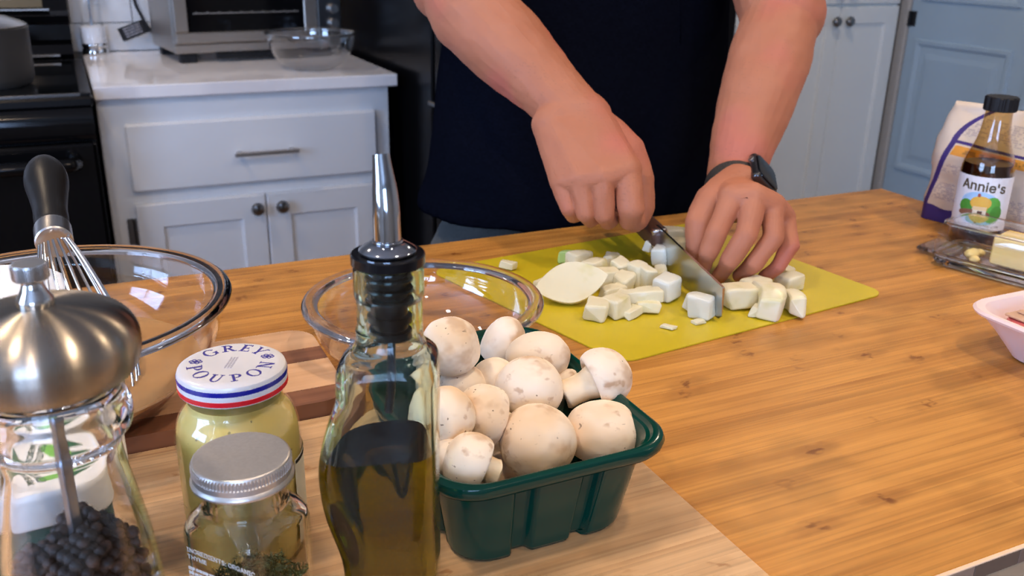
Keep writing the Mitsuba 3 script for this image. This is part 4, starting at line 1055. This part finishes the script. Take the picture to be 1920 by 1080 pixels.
ON = [  # pixel, height over the mat of the centre (None: lies on it), size, azimuth, tilt, label
    ((1018, 535), None, (.014, .012, .012), .3, 'small onion piece behind the left tip of the half onion'),
    ((1066, 482), None, (.020, .009, .013), 2.3, 'green tipped onion piece at the back left of the pile', 'mat_onion_green'),
    ((1092, 487), None, (.024, .016, .018), .2, 'pale onion piece just right of the green tip'),
    ((1118, 500), .018, (.026, .018, .016), .4, 'wide onion piece at the top of the pile behind the half onion'),
    ((1148, 490), .012, (.020, .015, .016), .7, 'thin edged onion piece standing at the back of the pile'),
    ((1140, 520), .014, (.022, .018, .017), .1, 'onion piece beside the right tip of the half onion'),
    ((1165, 505), .016, (.017, .016, .020), .2, 'square onion piece in the middle of the pile'),
    ((1172, 530), .011, (.018, .017, .018), .5, 'onion piece under the square one in the pile'),
    ((1196, 515), .014, (.014, .018, .024), .25, 'upright curved onion slice in the pile'),
    ((1214, 522), .013, (.012, .018, .024), .1, 'last upright onion slice at the right end of the pile'),
    ((1150, 548), None, (.026, .015, .014), .3, 'long onion piece at the front right of the half onion'),
    ((1172, 560), None, (.018, .014, .013), .6, 'onion piece hidden behind the two front pieces'),
    ((1120, 578), None, (.022, .022, .016), .9, 'greenish white onion piece at the front of the pile'),
    ((1156, 572), None, (.020, .020, .018), .3, 'onion piece right of the greenish front one'),
    ((1198, 556), .013, (.038, .012, .011), -.55, 'long onion strip slanting down to the right in the pile'),
    ((1215, 550), None, (.024, .012, .011), -.3, 'onion piece behind the slanting strip'),
    ((1216, 575), None, (.020, .012, .009), -.4, 'end of the onion strip nearest the front right'),
    ((1188, 584), None, (.020, .012, .008), .5, 'flat onion flake at the front of the pile'),
    ((1240, 475), .022, (.017, .015, .017), .8, 'bright white onion cube stuck high on the knife blade', 'mat_onion_white'),
    ((1222, 462), .024, (.014, .008, .010), .2, 'small onion scrap stuck beside the cube on the blade', 'mat_onion_white'),
    ((1256, 538), None, (.024, .020, .022), .45, 'large onion cube leaning on the left face of the blade', 'mat_onion_white'),
    ((1240, 515), .012, (.018, .012, .014), .9, 'onion piece above the large cube beside the blade'),
    ((1316, 574), None, (.015, .022, .022), .55, 'onion cube at the front tip of the blade', 'mat_onion_white'),
    ((1302, 566), None, (.012, .014, .018), .2, 'thin onion slice left of the cube at the blade tip', 'mat_onion_white'),
    ((1262, 440), None, (.034, .018, .016), -.5, 'pointed onion wedge behind the blade near the thumb', 'mat_onion_white'),
    ((1286, 462), None, (.030, .016, .016), -.6, 'second onion wedge between blade and thumb'),
    ((1388, 553), None, (.032, .024, .020), -.15, 'broad onion piece in front of the fingertips'),
    ((1420, 542), None, (.022, .020, .020), .2, 'onion piece under the ring fingertip'),
    ((1447, 560), None, (.040, .022, .021), 1.0, 'long thick onion block in front of the little finger'),
    ((1424, 582), None, (.014, .012, .010), .6, 'small onion corner at the foot of the long block'),
    ((1490, 565), None, (.028, .016, .018), 1.1, 'thin curved onion wedge at the right end'),
    ((1486, 528), None, (.026, .018, .016), .1, 'onion piece behind the right wedge'),
    ((1478, 512), None, (.014, .012, .012), .4, 'small onion scrap beyond the little finger'),
    ((952, 496), None, (.008, .018, .007), .4, 'single onion sliver lying alone at the back left of the mat'),
    ((1254, 613), None, (.006, .012, .003), .5, 'tiny onion chip lying alone in front of the blade'),
    ((1310, 603), None, (.012, .008, .003), .1, 'thin flat onion flake under the blade tip'),
]
for i, o in enumerate(ON):
    r = np.random.default_rng(900 + i)
    chunk(i, o[0], None, o[2], o[3], (r.uniform(-.2, .2), r.uniform(-.2, .2)) if o[1] else (r.uniform(-.08, .08), r.uniform(-.08, .08)), r.uniform(5, 16), o[4], o[5] if len(o) > 5 else 'mat_onion', o[1])

# ------------------------------------------------------------------ knife
k = 'knife'
K0, K1 = np.array([.5166, .630, .9590]), np.array([.5480, .780, .9690])      # spine at the tip and at the heel
kx = K1 - K0; KL = np.linalg.norm(kx); kx /= KL
A_ = np.array([.5215, .6400, MZ + .0008]) - K0; kz = A_ - kx * (A_ @ kx); kh = np.linalg.norm(kz); kz /= kh
ky = np.cross(kz, kx); F = np.stack([kx, ky, kz], 1)
out = Polygon([(0, 0), (KL + .012, 0), (KL + .012, .012), (KL + .004, .015), (KL, kh * .98), (.02, kh), (.006, kh - .002), (0, kh - .008)]).buffer(-.001).buffer(.001)
pts = np.array(out.exterior.coords[:-1]); th = lambda y: .0011 * (1 - np.clip(y / kh, 0, 1)) + .00012
cc = np.array([KL * .5, kh * .5])
r0 = np.column_stack([pts[:, 0], -th(pts[:, 1]), pts[:, 1]]); r1 = np.column_stack([pts[:, 0], th(pts[:, 1]), pts[:, 1]])
add(k + '__blade', moved(outward(loft([r0, r1])), K0, F), 'mat_blade', False)
hb = rbox((.118, .020, .026), .008, 16)
hb.vertices[:, 2] += .10 * (hb.vertices[:, 0] ** 2)
add(k + '__handle', moved(hb, K0 + F @ np.array([KL + .058, 0, .0135]), F), 'mat_knife_handle', 40)
add(k + '__bolster', moved(rbox((.010, .0175, .022), .003, 12), K0 + F @ np.array([KL + .006, 0, .0125]), F), 'mat_steel', 40)
tag(k, 'wide kitchen knife with a grey blade standing on the mat in the onion', 'knife')

# ------------------------------------------------------------------ the person
def hull(*ps): return Manifold.batch_hull([Manifold.sphere(r, 32).translate(tuple(float(x) for x in p)) for p, r in ps])
def chain(pts, rad): return [hull((pts[i], rad[i]), (pts[i + 1], rad[i + 1])) for i in range(len(pts) - 1)]
def finish(parts, length, rounds, key, m, smooth=True, bump=None):
    b = Manifold.batch_boolean(parts, OpType.Add).refine_to_length(length)
    q = tri(b); q.merge_vertices()
    v0 = q.vertices.copy()
    trimesh.smoothing.filter_taubin(q, .5, .52, rounds)
    d_ = q.vertices - v0; q.vertices = v0 + d_ * np.minimum(1, max(length, .006) / (np.linalg.norm(d_, axis=1) + 1e-12))[:, None]
    if bump is not None: q.vertices = bump(q)
    add(key, q, m, smooth)
    return q

B = []
# right arm (left in the picture) down to the fist round the knife handle
shR, shL = np.array([.405, 1.20, 1.45]), np.array([.845, 1.17, 1.45])
elR, wrR = at(846, -36, 1.075), at(1072, 214, .995)
B += chain([shR, shR * .5 + elR * .5, elR], [.066, .058, .050])
fR = lambda t: elR + (wrR - elR) * t
side = cam_dir(-.7, -.7, .2); side /= np.linalg.norm(side)
B += chain([elR, fR(.22) + side * .006, fR(.5) + side * .003, fR(.8), wrR], [.043, .0495, .0465, .0365, .0335])
# fist
g = lambda x, y, d: at(x, y, d)
mc = [g(1054, 340, .956), g(1089, 336, .944), g(1128, 331, .940), g(1174, 320, .946)]        # knuckles: little, ring, middle, index
wl, wr_ = g(1040, 236, .985), g(1105, 222, .985)
mr = [.0135, .0142, .0148, .0160]
for a, b, ra, rb in zip(mc[:-1], mc[1:], mr[:-1], mr[1:]): B.append(hull((a, ra), (b, rb), (wl, .024), (wr_, .024)))
B.append(hull((wl, .025), (wr_, .025), (wrR, .033)))
pi = [g(1067, 388, .953), g(1098, 398, .947), g(1132, 401, .945), g(1184, 390, .942)]          # middle joints
di = [g(1077, 402, .976), g(1107, 411, .973), g(1140, 414, .971), g(1181, 410, .962)]
ti = [g(1100, 396, .992), g(1124, 402, .992), g(1152, 405, .990), g(1190, 416, .980)]
fr_ = [.0098, .0100, .0104, .0138]
for j in range(4):
    B += chain([mc[j] * .85 + pi[j] * .15, pi[j], di[j], ti[j]], [mr[j] * .92, fr_[j], fr_[j] * .92, fr_[j] * .82])
# palm heel inside the fist and the thumb along the far right side
B.append(hull((g(1075, 300, .985), .020), (g(1150, 300, .985), .022), (wrR, .030)))
B += chain([g(1112, 235, .992), g(1176, 285, .985), g(1199, 335, .985), g(1203, 386, .988), g(1196, 412, .992)], [.024, .0195, .0155, .0140, .0115])

# left arm (right in the picture) to the hand on the onion; the watch's frame at the wrist first
ex = RGT * .025 - UPV * .0205 + FWD * .015; ex /= np.linalg.norm(ex)
ey = -RGT * .0046 - UPV * .022 - FWD * .026; ey -= ex * (ey @ ex); ey /= np.linalg.norm(ey)
hand_dir = ey.copy()
ez = np.cross(ex, ey)
if ez @ FWD > 0: ez = -ez; ey = -ey
RB = .0300
wc = at(1433, 326, .972) - ez * (RB + .006)
elL, wrL = at(1468, 26, 1.090), wc - hand_dir * .030
B += chain([shL, shL * .5 + elL * .5, elL], [.064, .056, .049])
fL = lambda t: elL + (wrL - elL) * t
B += chain([elL, fL(.25), fL(.55), fL(.85), wrL], [.0425, .0475, .0435, .0345, .0290])
wa, wb = wc + hand_dir * .012 - ex * .0075, wc + hand_dir * .012 + ex * .0070
B.append(hull((wrL, .0285), (wa, .0215), (wb, .0215)))
lm = [g(1374, 370, .918), g(1414, 370, .914), g(1449, 386, .922), g(1470, 408, .938)]            # index, middle, ring, little
lmr = [.0142, .0144, .0134, .0115]
for a, b, ra, rb in zip(lm[:-1], lm[1:], lmr[:-1], lmr[1:]): B.append(hull((a, ra), (b, rb), (wa, .0205), (wb, .0205)))
lp = [g(1345, 434, .910), g(1399, 440, .902), g(1451, 444, .908), g(1481, 460, .924)]
ld = [g(1328, 474, .918), g(1368, 490, .911), g(1413, 494, .914), g(1459, 500, .926)]
lt = [g(1319, 500, .934), g(1350, 516, .934), g(1388, 516, .936), g(1435, 518, .938)]
lfr = [.0106, .0109, .0102, .0090]
for j in range(4):
    B += chain([lm[j] * .9 + lp[j] * .1, lp[j], ld[j], lt[j]], [lmr[j] * .92, lfr[j], lfr[j] * .88, lfr[j] * .74])
B += chain([g(1384, 345, .975), g(1338, 376, .950), g(1313, 420, .940), g(1311, 462, .942), g(1317, 492, .948)], [.021, .0190, .0158, .0142, .0108])
# trunk, neck, head and legs
pel, chst = np.array([.655, 1.18, .94]), np.array([.66, 1.19, 1.32])
B += [hull((pel + (-.07, 0, 0), .075), (pel + (.07, 0, 0), .075), (chst + (-.085, 0, -.1), .090), (chst + (.085, 0, -.1), .090)), hull((chst + (-.085, 0, -.1), .090), (chst + (.085, 0, -.1), .090), (shR, .062), (shL, .060)),
      hull((np.array([.625, 1.19, 1.46]), .066), (np.array([.62, 1.15, 1.56]), .060))]
hd = np.array([.615, 1.12, 1.66])
B += [hull((hd + (0, .02, .03), .092), (hd + (0, -.02, -.01), .085)), hull((hd + (0, -.045, -.09), .042), (hd + (0, -.03, 0), .075)), hull((hd + (0, -.112, -.035), .014), (hd + (0, -.098, .015), .010))]
for sx in (-1, 1):
    B.append(hull((hd + (sx * .088, .01, .0), .016), (hd + (sx * .085, .015, -.03), .012)))
    hip = pel + (sx * .095, 0, -.03); kn = np.array([.645 + sx * .11, 1.17, .50]); an = np.array([.645 + sx * .12, 1.20, .09])
    B += chain([hip, kn, an], [.070, .062, .042]) + [hull((an + (0, 0, -.045), .040), (an + (0, -.15, -.06), .030))]
body = finish(B, .0036, 12, 'person__body', 'mat_skin', True, lambda q: q.vertices + q.vertex_normals * ((meshkit.fbm(q.vertices * 42, 3, 8) - .5) * .0036)[:, None])
tag('person', 'person in a dark t-shirt and grey trousers chopping onion behind the island', 'person')
# finger nails of the hand on the onion
# clothes
pt = [hull((pel + (-.085, 0, -.045), .092), (pel + (.085, 0, -.045), .092), (pel + (-.085, 0, -.14), .10), (pel + (.085, 0, -.14), .10)), hull((pel + (-.098, 0, -.125), .100), (pel + (.10, 0, -.12), .106), (pel + (-.10, 0, -.15), .118), (pel + (.10, 0, -.14), .125))]
for sx in (-1, 1):
    kn = np.array([.645 + sx * .115, 1.175, .50]); an = np.array([.645 + sx * .125, 1.20, .06])
    pt += chain([pel + (sx * .095, 0, -.12), kn, an], [.100, .084, .066])
finish(pt, .016, 12, 'person__trousers', 'mat_grey_cloth', True, lambda q: q.vertices + q.vertex_normals * ((meshkit.fbm(q.vertices * 14, 3, 5) - .5) * .012)[:, None])
def trunk(cx, cy, a, b, z, n=56, e=2.3):
    t = np.arange(n) * 2 * np.pi / n; c, s = np.cos(t), np.sin(t)
    return np.column_stack([cx + a * np.sign(c) * np.abs(c) ** (2 / e), cy + b * np.sign(s) * np.abs(s) ** (2 / e), np.full(n, z)])
tr = outward(loft([trunk(0.662, 1.165, .228, .150, .890), trunk(0.662, 1.165, .234, .156, .897), trunk(0.670, 1.168, .222, .150, .99), trunk(0.678, 1.175, .210, .145, 1.12), trunk(.645, 1.185, .235, .148, 1.32), trunk(.635, 1.185, .245, .125, 1.43), trunk(.63, 1.19, .17, .095, 1.495), trunk(.625, 1.19, .085, .08, 1.515)]))
M3 = __import__('manifold3d')
tm = Manifold(M3.Mesh(np.array(tr.vertices, np.float32), np.array(tr.faces, np.uint32)))
sv = [tm] + chain([shR, shR * .45 + elR * .55], [.086, .090]) + chain([shL, shL * .45 + elL * .55], [.084, .088])
def folds(q):
    v = q.vertices
    f = meshkit.fbm(v * (9, 9, 3.2) + 4, 3, 9) - .5
    g2 = np.sin(v[:, 0] * 42 + 5 * meshkit.noise(v * 7, 2) + v[:, 2] * 9) * np.clip((1.12 - v[:, 2]) / .18, 0, 1)
    return v + q.vertex_normals * (f * .020 + g2 * .005)[:, None]
finish(sv, .011, 8, 'person__shirt', 'mat_navy_cloth', True, folds)
hr = [hull((hd + (0, .03, .045), .093), (hd + (0, .01, .06), .088), (hd + (0, .05, -.02), .075))]
finish(hr, .014, 6, 'person__hair', 'mat_hair')
labels['person__body'] = {'label': 'bare arms and hands of the person'}
labels['person__shirt'] = {'label': 'dark navy t-shirt'}; labels['person__trousers'] = {'label': 'grey trousers'}

# watch on the left wrist
k = 'smartwatch'
F = np.stack([ex, ey, ez], 1)                                      # x round the wrist, y along the arm, z out of the dial
def band(r, y): 
    t = np.arange(64) * 2 * np.pi / 64
    return np.column_stack([(r + .002) * np.cos(t), np.full(64, y), r * np.sin(t)]) @ F.T + wc
add(k + '__band', outward(loft([band(RB, -.0115), band(RB + .0018, -.0112), band(RB + .0018, .0112), band(RB, .0115)], closed=True)), 'mat_watch_band', 40)
cs = rbox((.036, .042, .0108), .0045, 20)
add(k + '__case', moved(cs, wc + F @ np.array([0, 0, RB + .0040]), F), 'mat_watch_case', 50)
add(k + '__screen', moved(outward(loft([rr_ring(.033, .039, .008, 0), rr_ring(.0325, .0385, .008, .0012), rr_ring(.030, .036, .008, .0020)])), wc + F @ np.array([0, 0, RB + .0086]), F), 'mat_black_gloss', 40)
add(k + '__crown', moved(outward(solid([(.0032, 0), (.0034, .0005), (.0034, .0018), (.0028, .0022)], 24)), wc + F @ np.array([-.018, .009, RB + .004]), frame(-F[:, 0])), 'mat_steel', 40)
tag(k, 'black square smartwatch with a grey brown band on the left wrist', 'watch')

# ------------------------------------------------------------------ flour bag
k = 'flour_bag'
GA = math.radians(-76.5)                                 # its front runs away from the left corner, nearly along -y
gd = np.array([math.cos(GA), math.sin(GA), 0]); gn = np.array([math.sin(-GA), math.cos(GA), 0])   # along, and away from the camera
G0 = np.array([.9830, .8290, H + .0005])
GL, GT, GH = .215, .070, .150
def bagp(u, w, z): return G0 + gd * u + gn * w + np.array([0, 0, z])
rings_ = []
for v in np.linspace(0, 1, 34):
    t = GT * (0.86 + .30 * math.sin(math.pi * min(v * 1.05, 1)) ** .8 - .52 * max(0, v - .62) / .38)
    le = .004 * math.sin(v * 5) + .022 * max(0, v - .70) ** 1.3 * 2
    w = GL - .01 * v - .012 * max(0, v - .8)
    q = rrect(w, t, .012 + .010 * math.sin(math.pi * v), 8)
    per = np.vstack([q, q[:1]]); sl = np.concatenate([[0], np.cumsum(np.linalg.norm(np.diff(per, axis=0), axis=1))])
    tt = np.linspace(0, sl[-1], 97)[:-1]
    q = np.column_stack([np.interp(tt, sl, per[:, 0]), np.interp(tt, sl, per[:, 1])])
    rings_.append(np.array([bagp(GL / 2 + a, GT / 2 + b + le, v * GH * (1 + .06 * math.sin(a * 40 + 1) * v) - .10 * v * (a + GL / 2 - .02) * .45) for a, b in q]))
rings_.append(rings_[-1].mean(0) + (rings_[-1] - rings_[-1].mean(0)) * .55 + (0, 0, .003))
bm = outward(loft(rings_))
bm.vertices += bm.vertex_normals * ((meshkit.fbm(bm.vertices * 38, 3, 4) - .5) * .009 * np.clip((bm.vertices[:, 2] - H) * 30, 0, 1))[:, None]
def bag_col(p, n, uv):
    u = (p.x - float(G0[0])) * float(gd[0]) + (p.y - float(G0[1])) * float(gd[1])
    v = (p.z - float(G0[2])) / GH + .10 * (u - .02) * .45 / GH
    cream = mix((0.72, 0.62, 0.53), (0.66, 0.55, 0.46), fbm(p.x * 30, p.y * 30, p.z * 30, 3))
    purple = mi.Color3f(0.055, 0.035, 0.20)
    lu = dr.select(v < .70, .006 + .024 * (v - .12) / .58, .030 + .034 * dr.square(dr.clip((v - .70) / .30, 0, 1)))
    line = smoothstep(.0042, .0030, dr.abs(u - lu))
    lr2 = .206 - (lu - .006)
    line = dr.maximum(line, smoothstep(.009, .0075, dr.abs(u - lr2)) * smoothstep(.2, .22, v))
    wedge = smoothstep(0, .001, u - lu) * smoothstep(0, .001, lr2 - u) * smoothstep(.015, .008, dr.abs(v - .705 - .1 * dr.maximum(.10 - u, 0)))
    inside = smoothstep(0, .002, u - lu - .004) * smoothstep(0, .002, lr2 - u - .009)
    orange = inside * smoothstep(.60, .61, v) * smoothstep(.69, .68, v)
    words = smoothstep(.35, .45, noise(u * 420, dr.floor(v * 62), 3))
    rows = smoothstep(.30, .42, dr.abs(v * 62 - dr.floor(v * 62) - .5) * -1 + .72) * words * inside
    textzone = dr.maximum(smoothstep(.20, .21, v) * smoothstep(.36, .35, v), dr.maximum(smoothstep(.44, .45, v) * smoothstep(.53, .52, v) * smoothstep(.090, .088, u), smoothstep(.76, .77, v) * smoothstep(.92, .91, v)))
    col = mix(cream, (0.30, 0.24, 0.30), .55 * rows * textzone)
    col = mix(col, (0.80, 0.36, 0.06), orange)
    col = mix(col, (0.30, 0.14, 0.04), orange * .7 * words * smoothstep(.625, .632, v) * smoothstep(.668, .661, v) * smoothstep(.018, .020, u - lu))
    col = mix(col, purple, dr.maximum(line, wedge))
    return mix(col, purple, smoothstep(.140, .130, v + .02 * (noise(u * 60, 1, 1) - .5)))
mat('mat_flour_bag', proc(bag_col), 0.55, specular=0.3)
add(k, bm, 'mat_flour_bag', 50)
tag(k, 'cream paper flour bag with purple bands and an orange stripe behind the sauce bottle', 'bag')

# ------------------------------------------------------------------ sauce bottle
k = 'sauce_bottle'
AB = np.array([.9630, .7230, H + .0006])
ap = [(0, 0), (.0255, 0), (.0285, .003), (.0290, .008), (.0290, .092), (.0284, .101), (.0262, .111), (.0222, .121), (.0182, .134), (.0158, .148), (.0148, .163), (.0148, .170), (.0156, .1705), (.0156, .173), (.0142, .1735)]
AS = .936
ap = [(r, z * AS) for r, z in ap]
add(k + '__glass', lathe([(0, 0)] + [tuple(q) for q in chaikin(ap[1:])], 64, AB), 'mat_amber_clear', 40)
scene['mat_amber_clear'] = {'type': 'thindielectric', 'int_ior': 1.5, 'specular_transmittance': rgb((0.80, 0.66, 0.42))}
liq = [q for q in inset(chaikin(ap[1:]), .0018) if .0012 < q[1] < .0985]
add('brown_sauce', outward(solid(liq, 64, AB)), 'mat_sauce', 40)
mat('mat_sauce', (0.022, 0.006, 0.003), 0.12, specular=0.5)
tag('brown_sauce', 'dark brown sauce in the bottle with the white label', 'sauce', kind='stuff')
cpx = [(.0172, .1587), (.0178, .1597), (.0178, .1732), (.0168, .1748), (.0120, .1750)]
t = np.arange(96) * 2 * np.pi / 96; w_ = 1 + .018 * np.sign(np.sin(48 * t))
add(k + '__cap', outward(loft([np.column_stack([AB[0] + r * np.cos(t) * (w_ if .159 < z < .174 else 1), AB[1] + r * np.sin(t) * (w_ if .159 < z < .174 else 1), np.full(96, AB[2] + z)]) for r, z in cpx])), 'mat_black_matte', 25)
fa = math.atan2(-AB[1], -AB[0])                          # the label faces the camera, a little to its right
def labp(a, z, r=.0293): return np.array([AB[0] + r * math.cos(fa + a), AB[1] + r * math.sin(fa + a), AB[2] + z])
NA, NZ = 36, 12
def label_col(p, n, uv):
    a, z = uv.x, uv.y                                       # metres along the curve and above the label's foot
    sky = mix((0.74, 0.74, 0.77), (0.35, 0.56, 0.80), smoothstep(1.0, .80, dr.square((a + .002) / .0215) + dr.square((z - .034) / .013)))
    def ell(x, y, rx, ry): return smoothstep(1.08, .94, dr.square((a - x) / rx) + dr.square((z - y) / ry))
    c = sky
    c = mix(c, (0.06, 0.26, 0.03), ell(-.016, .028, .008, .008)); c = mix(c, (0.10, 0.36, 0.05), ell(.013, .030, .010, .011)); c = mix(c, (0.07, 0.28, 0.04), ell(.019, .022, .007, .009))
    c = mix(c, (0.22, 0.10, 0.06), ell(-.006, .020, .018, .005)); c = mix(c, (0.16, 0.30, 0.05), ell(.004, .013, .018, .006))
    c = mix(c, (0.72, 0.40, 0.05), ell(.000, .0335, .0115, .0080)); c = mix(c, (0.78, 0.72, 0.58), smoothstep(.0075, .0068, dr.abs(a)) * smoothstep(.0058, .0052, dr.abs(z - .0235)))
    c = mix(c, (0.72, 0.40, 0.05), smoothstep(.0005, 0, dr.abs(a) * 1.0 + (z - .0305) - .0045) * smoothstep(.0245, .0250, z) * smoothstep(.009, .008, dr.abs(a)) * 0.6)
    c = mix(c, (0.10, 0.05, 0.03), smoothstep(.0028, .0024, dr.abs(a - .0005)) * smoothstep(.0026, .0022, dr.abs(z - .0215)))
    return mix(c, (0.30, 0.06, 0.04), ell(-.003, .0425, .0018, .0022))
mat('mat_sauce_label', proc(label_col), 0.45, two=True)
aa_ = np.linspace(-1.35, 1.5, NA); zz_ = np.linspace(0, .064, NZ)
LV_ = np.array([labp(a, .022 + z) for z in zz_ for a in aa_]); LU_ = np.array([(a * .0293, z) for z in zz_ for a in aa_])
LF_ = np.array([[i * NA + j, i * NA + j + 1, (i + 1) * NA + j + 1, (i + 1) * NA + j] for i in range(NZ - 1) for j in range(NA - 1)])
scene[k + '__label'] = mikit.ply((LV_, LF_), 'mat_sauce_label', smooth=True, uv=LU_)
tm_ = meshkit.text_mesh("Annie's", .0105, .0003, True).subdivide_to_size(.003)
tm_.apply_translation((-tm_.bounds[:, 0].mean(), 0, 0))
v = tm_.vertices.copy()
tm_.vertices = np.array([labp(x / .0293, .022 + .0475 + y - x * 0.06, .02945 + z) for x, y, z in v])
add(k + '__label__lettering', tm_, 'mat_label_ink')
tag(k, 'brown sauce bottle with a black cap and a white picture label before the flour bag', 'bottle')
labels[k + '__label'] = {'label': "white label with a thatched house and green trees"}

# ------------------------------------------------------------------ butter dish
k = 'butter_dish'
da = np.array([.27, -.963, 0]); da /= np.linalg.norm(da); db = np.array([-da[1], da[0], 0])
DC = np.array([.855, .679, H + .0006]) + da * .088 + db * .040
DF = np.stack([da, db, [0, 0, 1.0]], 1)
def dring(w, d, r, z): return rr_ring(w, d, r, z) @ DF.T + DC
tab_ = [dring(.176, .082, .012, 0), dring(.190, .092, .014, .0035), dring(.194, .096, .015, .0060), dring(.190, .092, .014, .0085), dring(.172, .078, .011, .0075), dring(.168, .074, .010, .0045)]
add(k + '__plate', outward(loft(tab_)), 'mat_glass', 30)
add(k + '__plate__tab', outward(moved(rbox((.034, .050, .005), .0024, 12), DC + DF @ np.array([-.109, .006, .0062]), DF)), 'mat_glass', 40)
DC0 = DC; DC = DC0 - da * .012
cov = [dring(.180, .075, .012, .0092), dring(.178, .073, .012, .030), dring(.175, .070, .013, .041), dring(.168, .063, .012, .0465), dring(.152, .049, .010, .0482)]
add(k + '__cover', loft(cov, False, True), 'mat_clear', 35)
add(k + '__cover__rim', outward(tube(dring(.179, .075, .0125, .0105), .0020, 10, closed=True)), 'mat_glass', 40)
add(k + '__cover__top_edge', outward(tube(dring(.169, .064, .0125, .0455), .0018, 10, closed=True)), 'mat_glass', 40)
DC = DC0
tag(k, 'clear glass butter dish with its cover in front of the sauce bottle', 'butter dish')
add('butter_block', moved(cbox(-.044, .060, -.019, .019, .0086, .0405, .002), DC, DF), 'mat_butter')
tag('butter_block', 'yellow block of butter in the glass dish', 'butter')
r = np.random.default_rng(5)
for i, (u, w, s) in enumerate(((-.068, -.004, .008), (-.060, -.016, .0055), (-.066, .010, .006))):
    m = trimesh.creation.icosphere(2, s); m.vertices *= (1.1, .9, .8) * (1 + .35 * (meshkit.fbm(m.vertices * 200 + i, 2, i)[:, None] - .5))
    kk = 'butter_scrap' + (f'_{i:03d}' if i else '')
    add(kk, moved(m, DC + DF @ np.array([u, w, .0046 + s * .75])), 'mat_butter', 40)
    tag(kk, ('largest yellow butter scrap left of the block in the dish', 'small butter scrap at the near side of the dish', 'small butter scrap behind the largest one')[i], 'butter')

# ------------------------------------------------------------------ foam tray with meat
k = 'foam_tray'
FCX, FCY = .7700, .4340
def fring(w, d, r, z): return rr_ring(w, d, r, z, (FCX, FCY))
fz = H + .0006
ft = [fring(.118, .090, .018, fz), fring(.124, .096, .02, fz + .0015), fring(.150, .122, .024, fz + .022), fring(.172, .144, .028, fz + .0365), fring(.182, .154, .030, fz + .0385), fring(.184, .156, .031, fz + .0405), fring(.180, .152, .030, fz + .0425), fring(.168, .140, .027, fz + .0415), fring(.148, .120, .023, fz + .027), fring(.120, .092, .018, fz + .0055)]
add(k, outward(loft(ft)), 'mat_foam', 40)
tag(k, 'pinkish white foam meat tray at the right edge of the island', 'tray')
k = 'meat_pack'
add(k + '__meat', outward(loft([fring(.104, .076, .014, fz + .0062), fring(.118, .090, .016, fz + .0120), fring(.138, .110, .020, fz + .0300), fring(.136, .108, .020, fz + .0345), fring(.124, .096, .018, fz + .0358)])), 'mat_meat', 40)
add(k + '__wrapper', moved(cbox(-.0640, .066, -.050, .0520, 0, .0022, .0008), (FCX, FCY, fz + .0360)), 'mat_packet')
add(k + '__wrapper', moved(cbox(-.0540, .066, -.046, .0480, 0, .0020, .0008), (FCX, FCY, fz + .0384)), 'mat_packet')
tag(k, 'tan topped pack of red meat lying in the foam tray', 'meat')
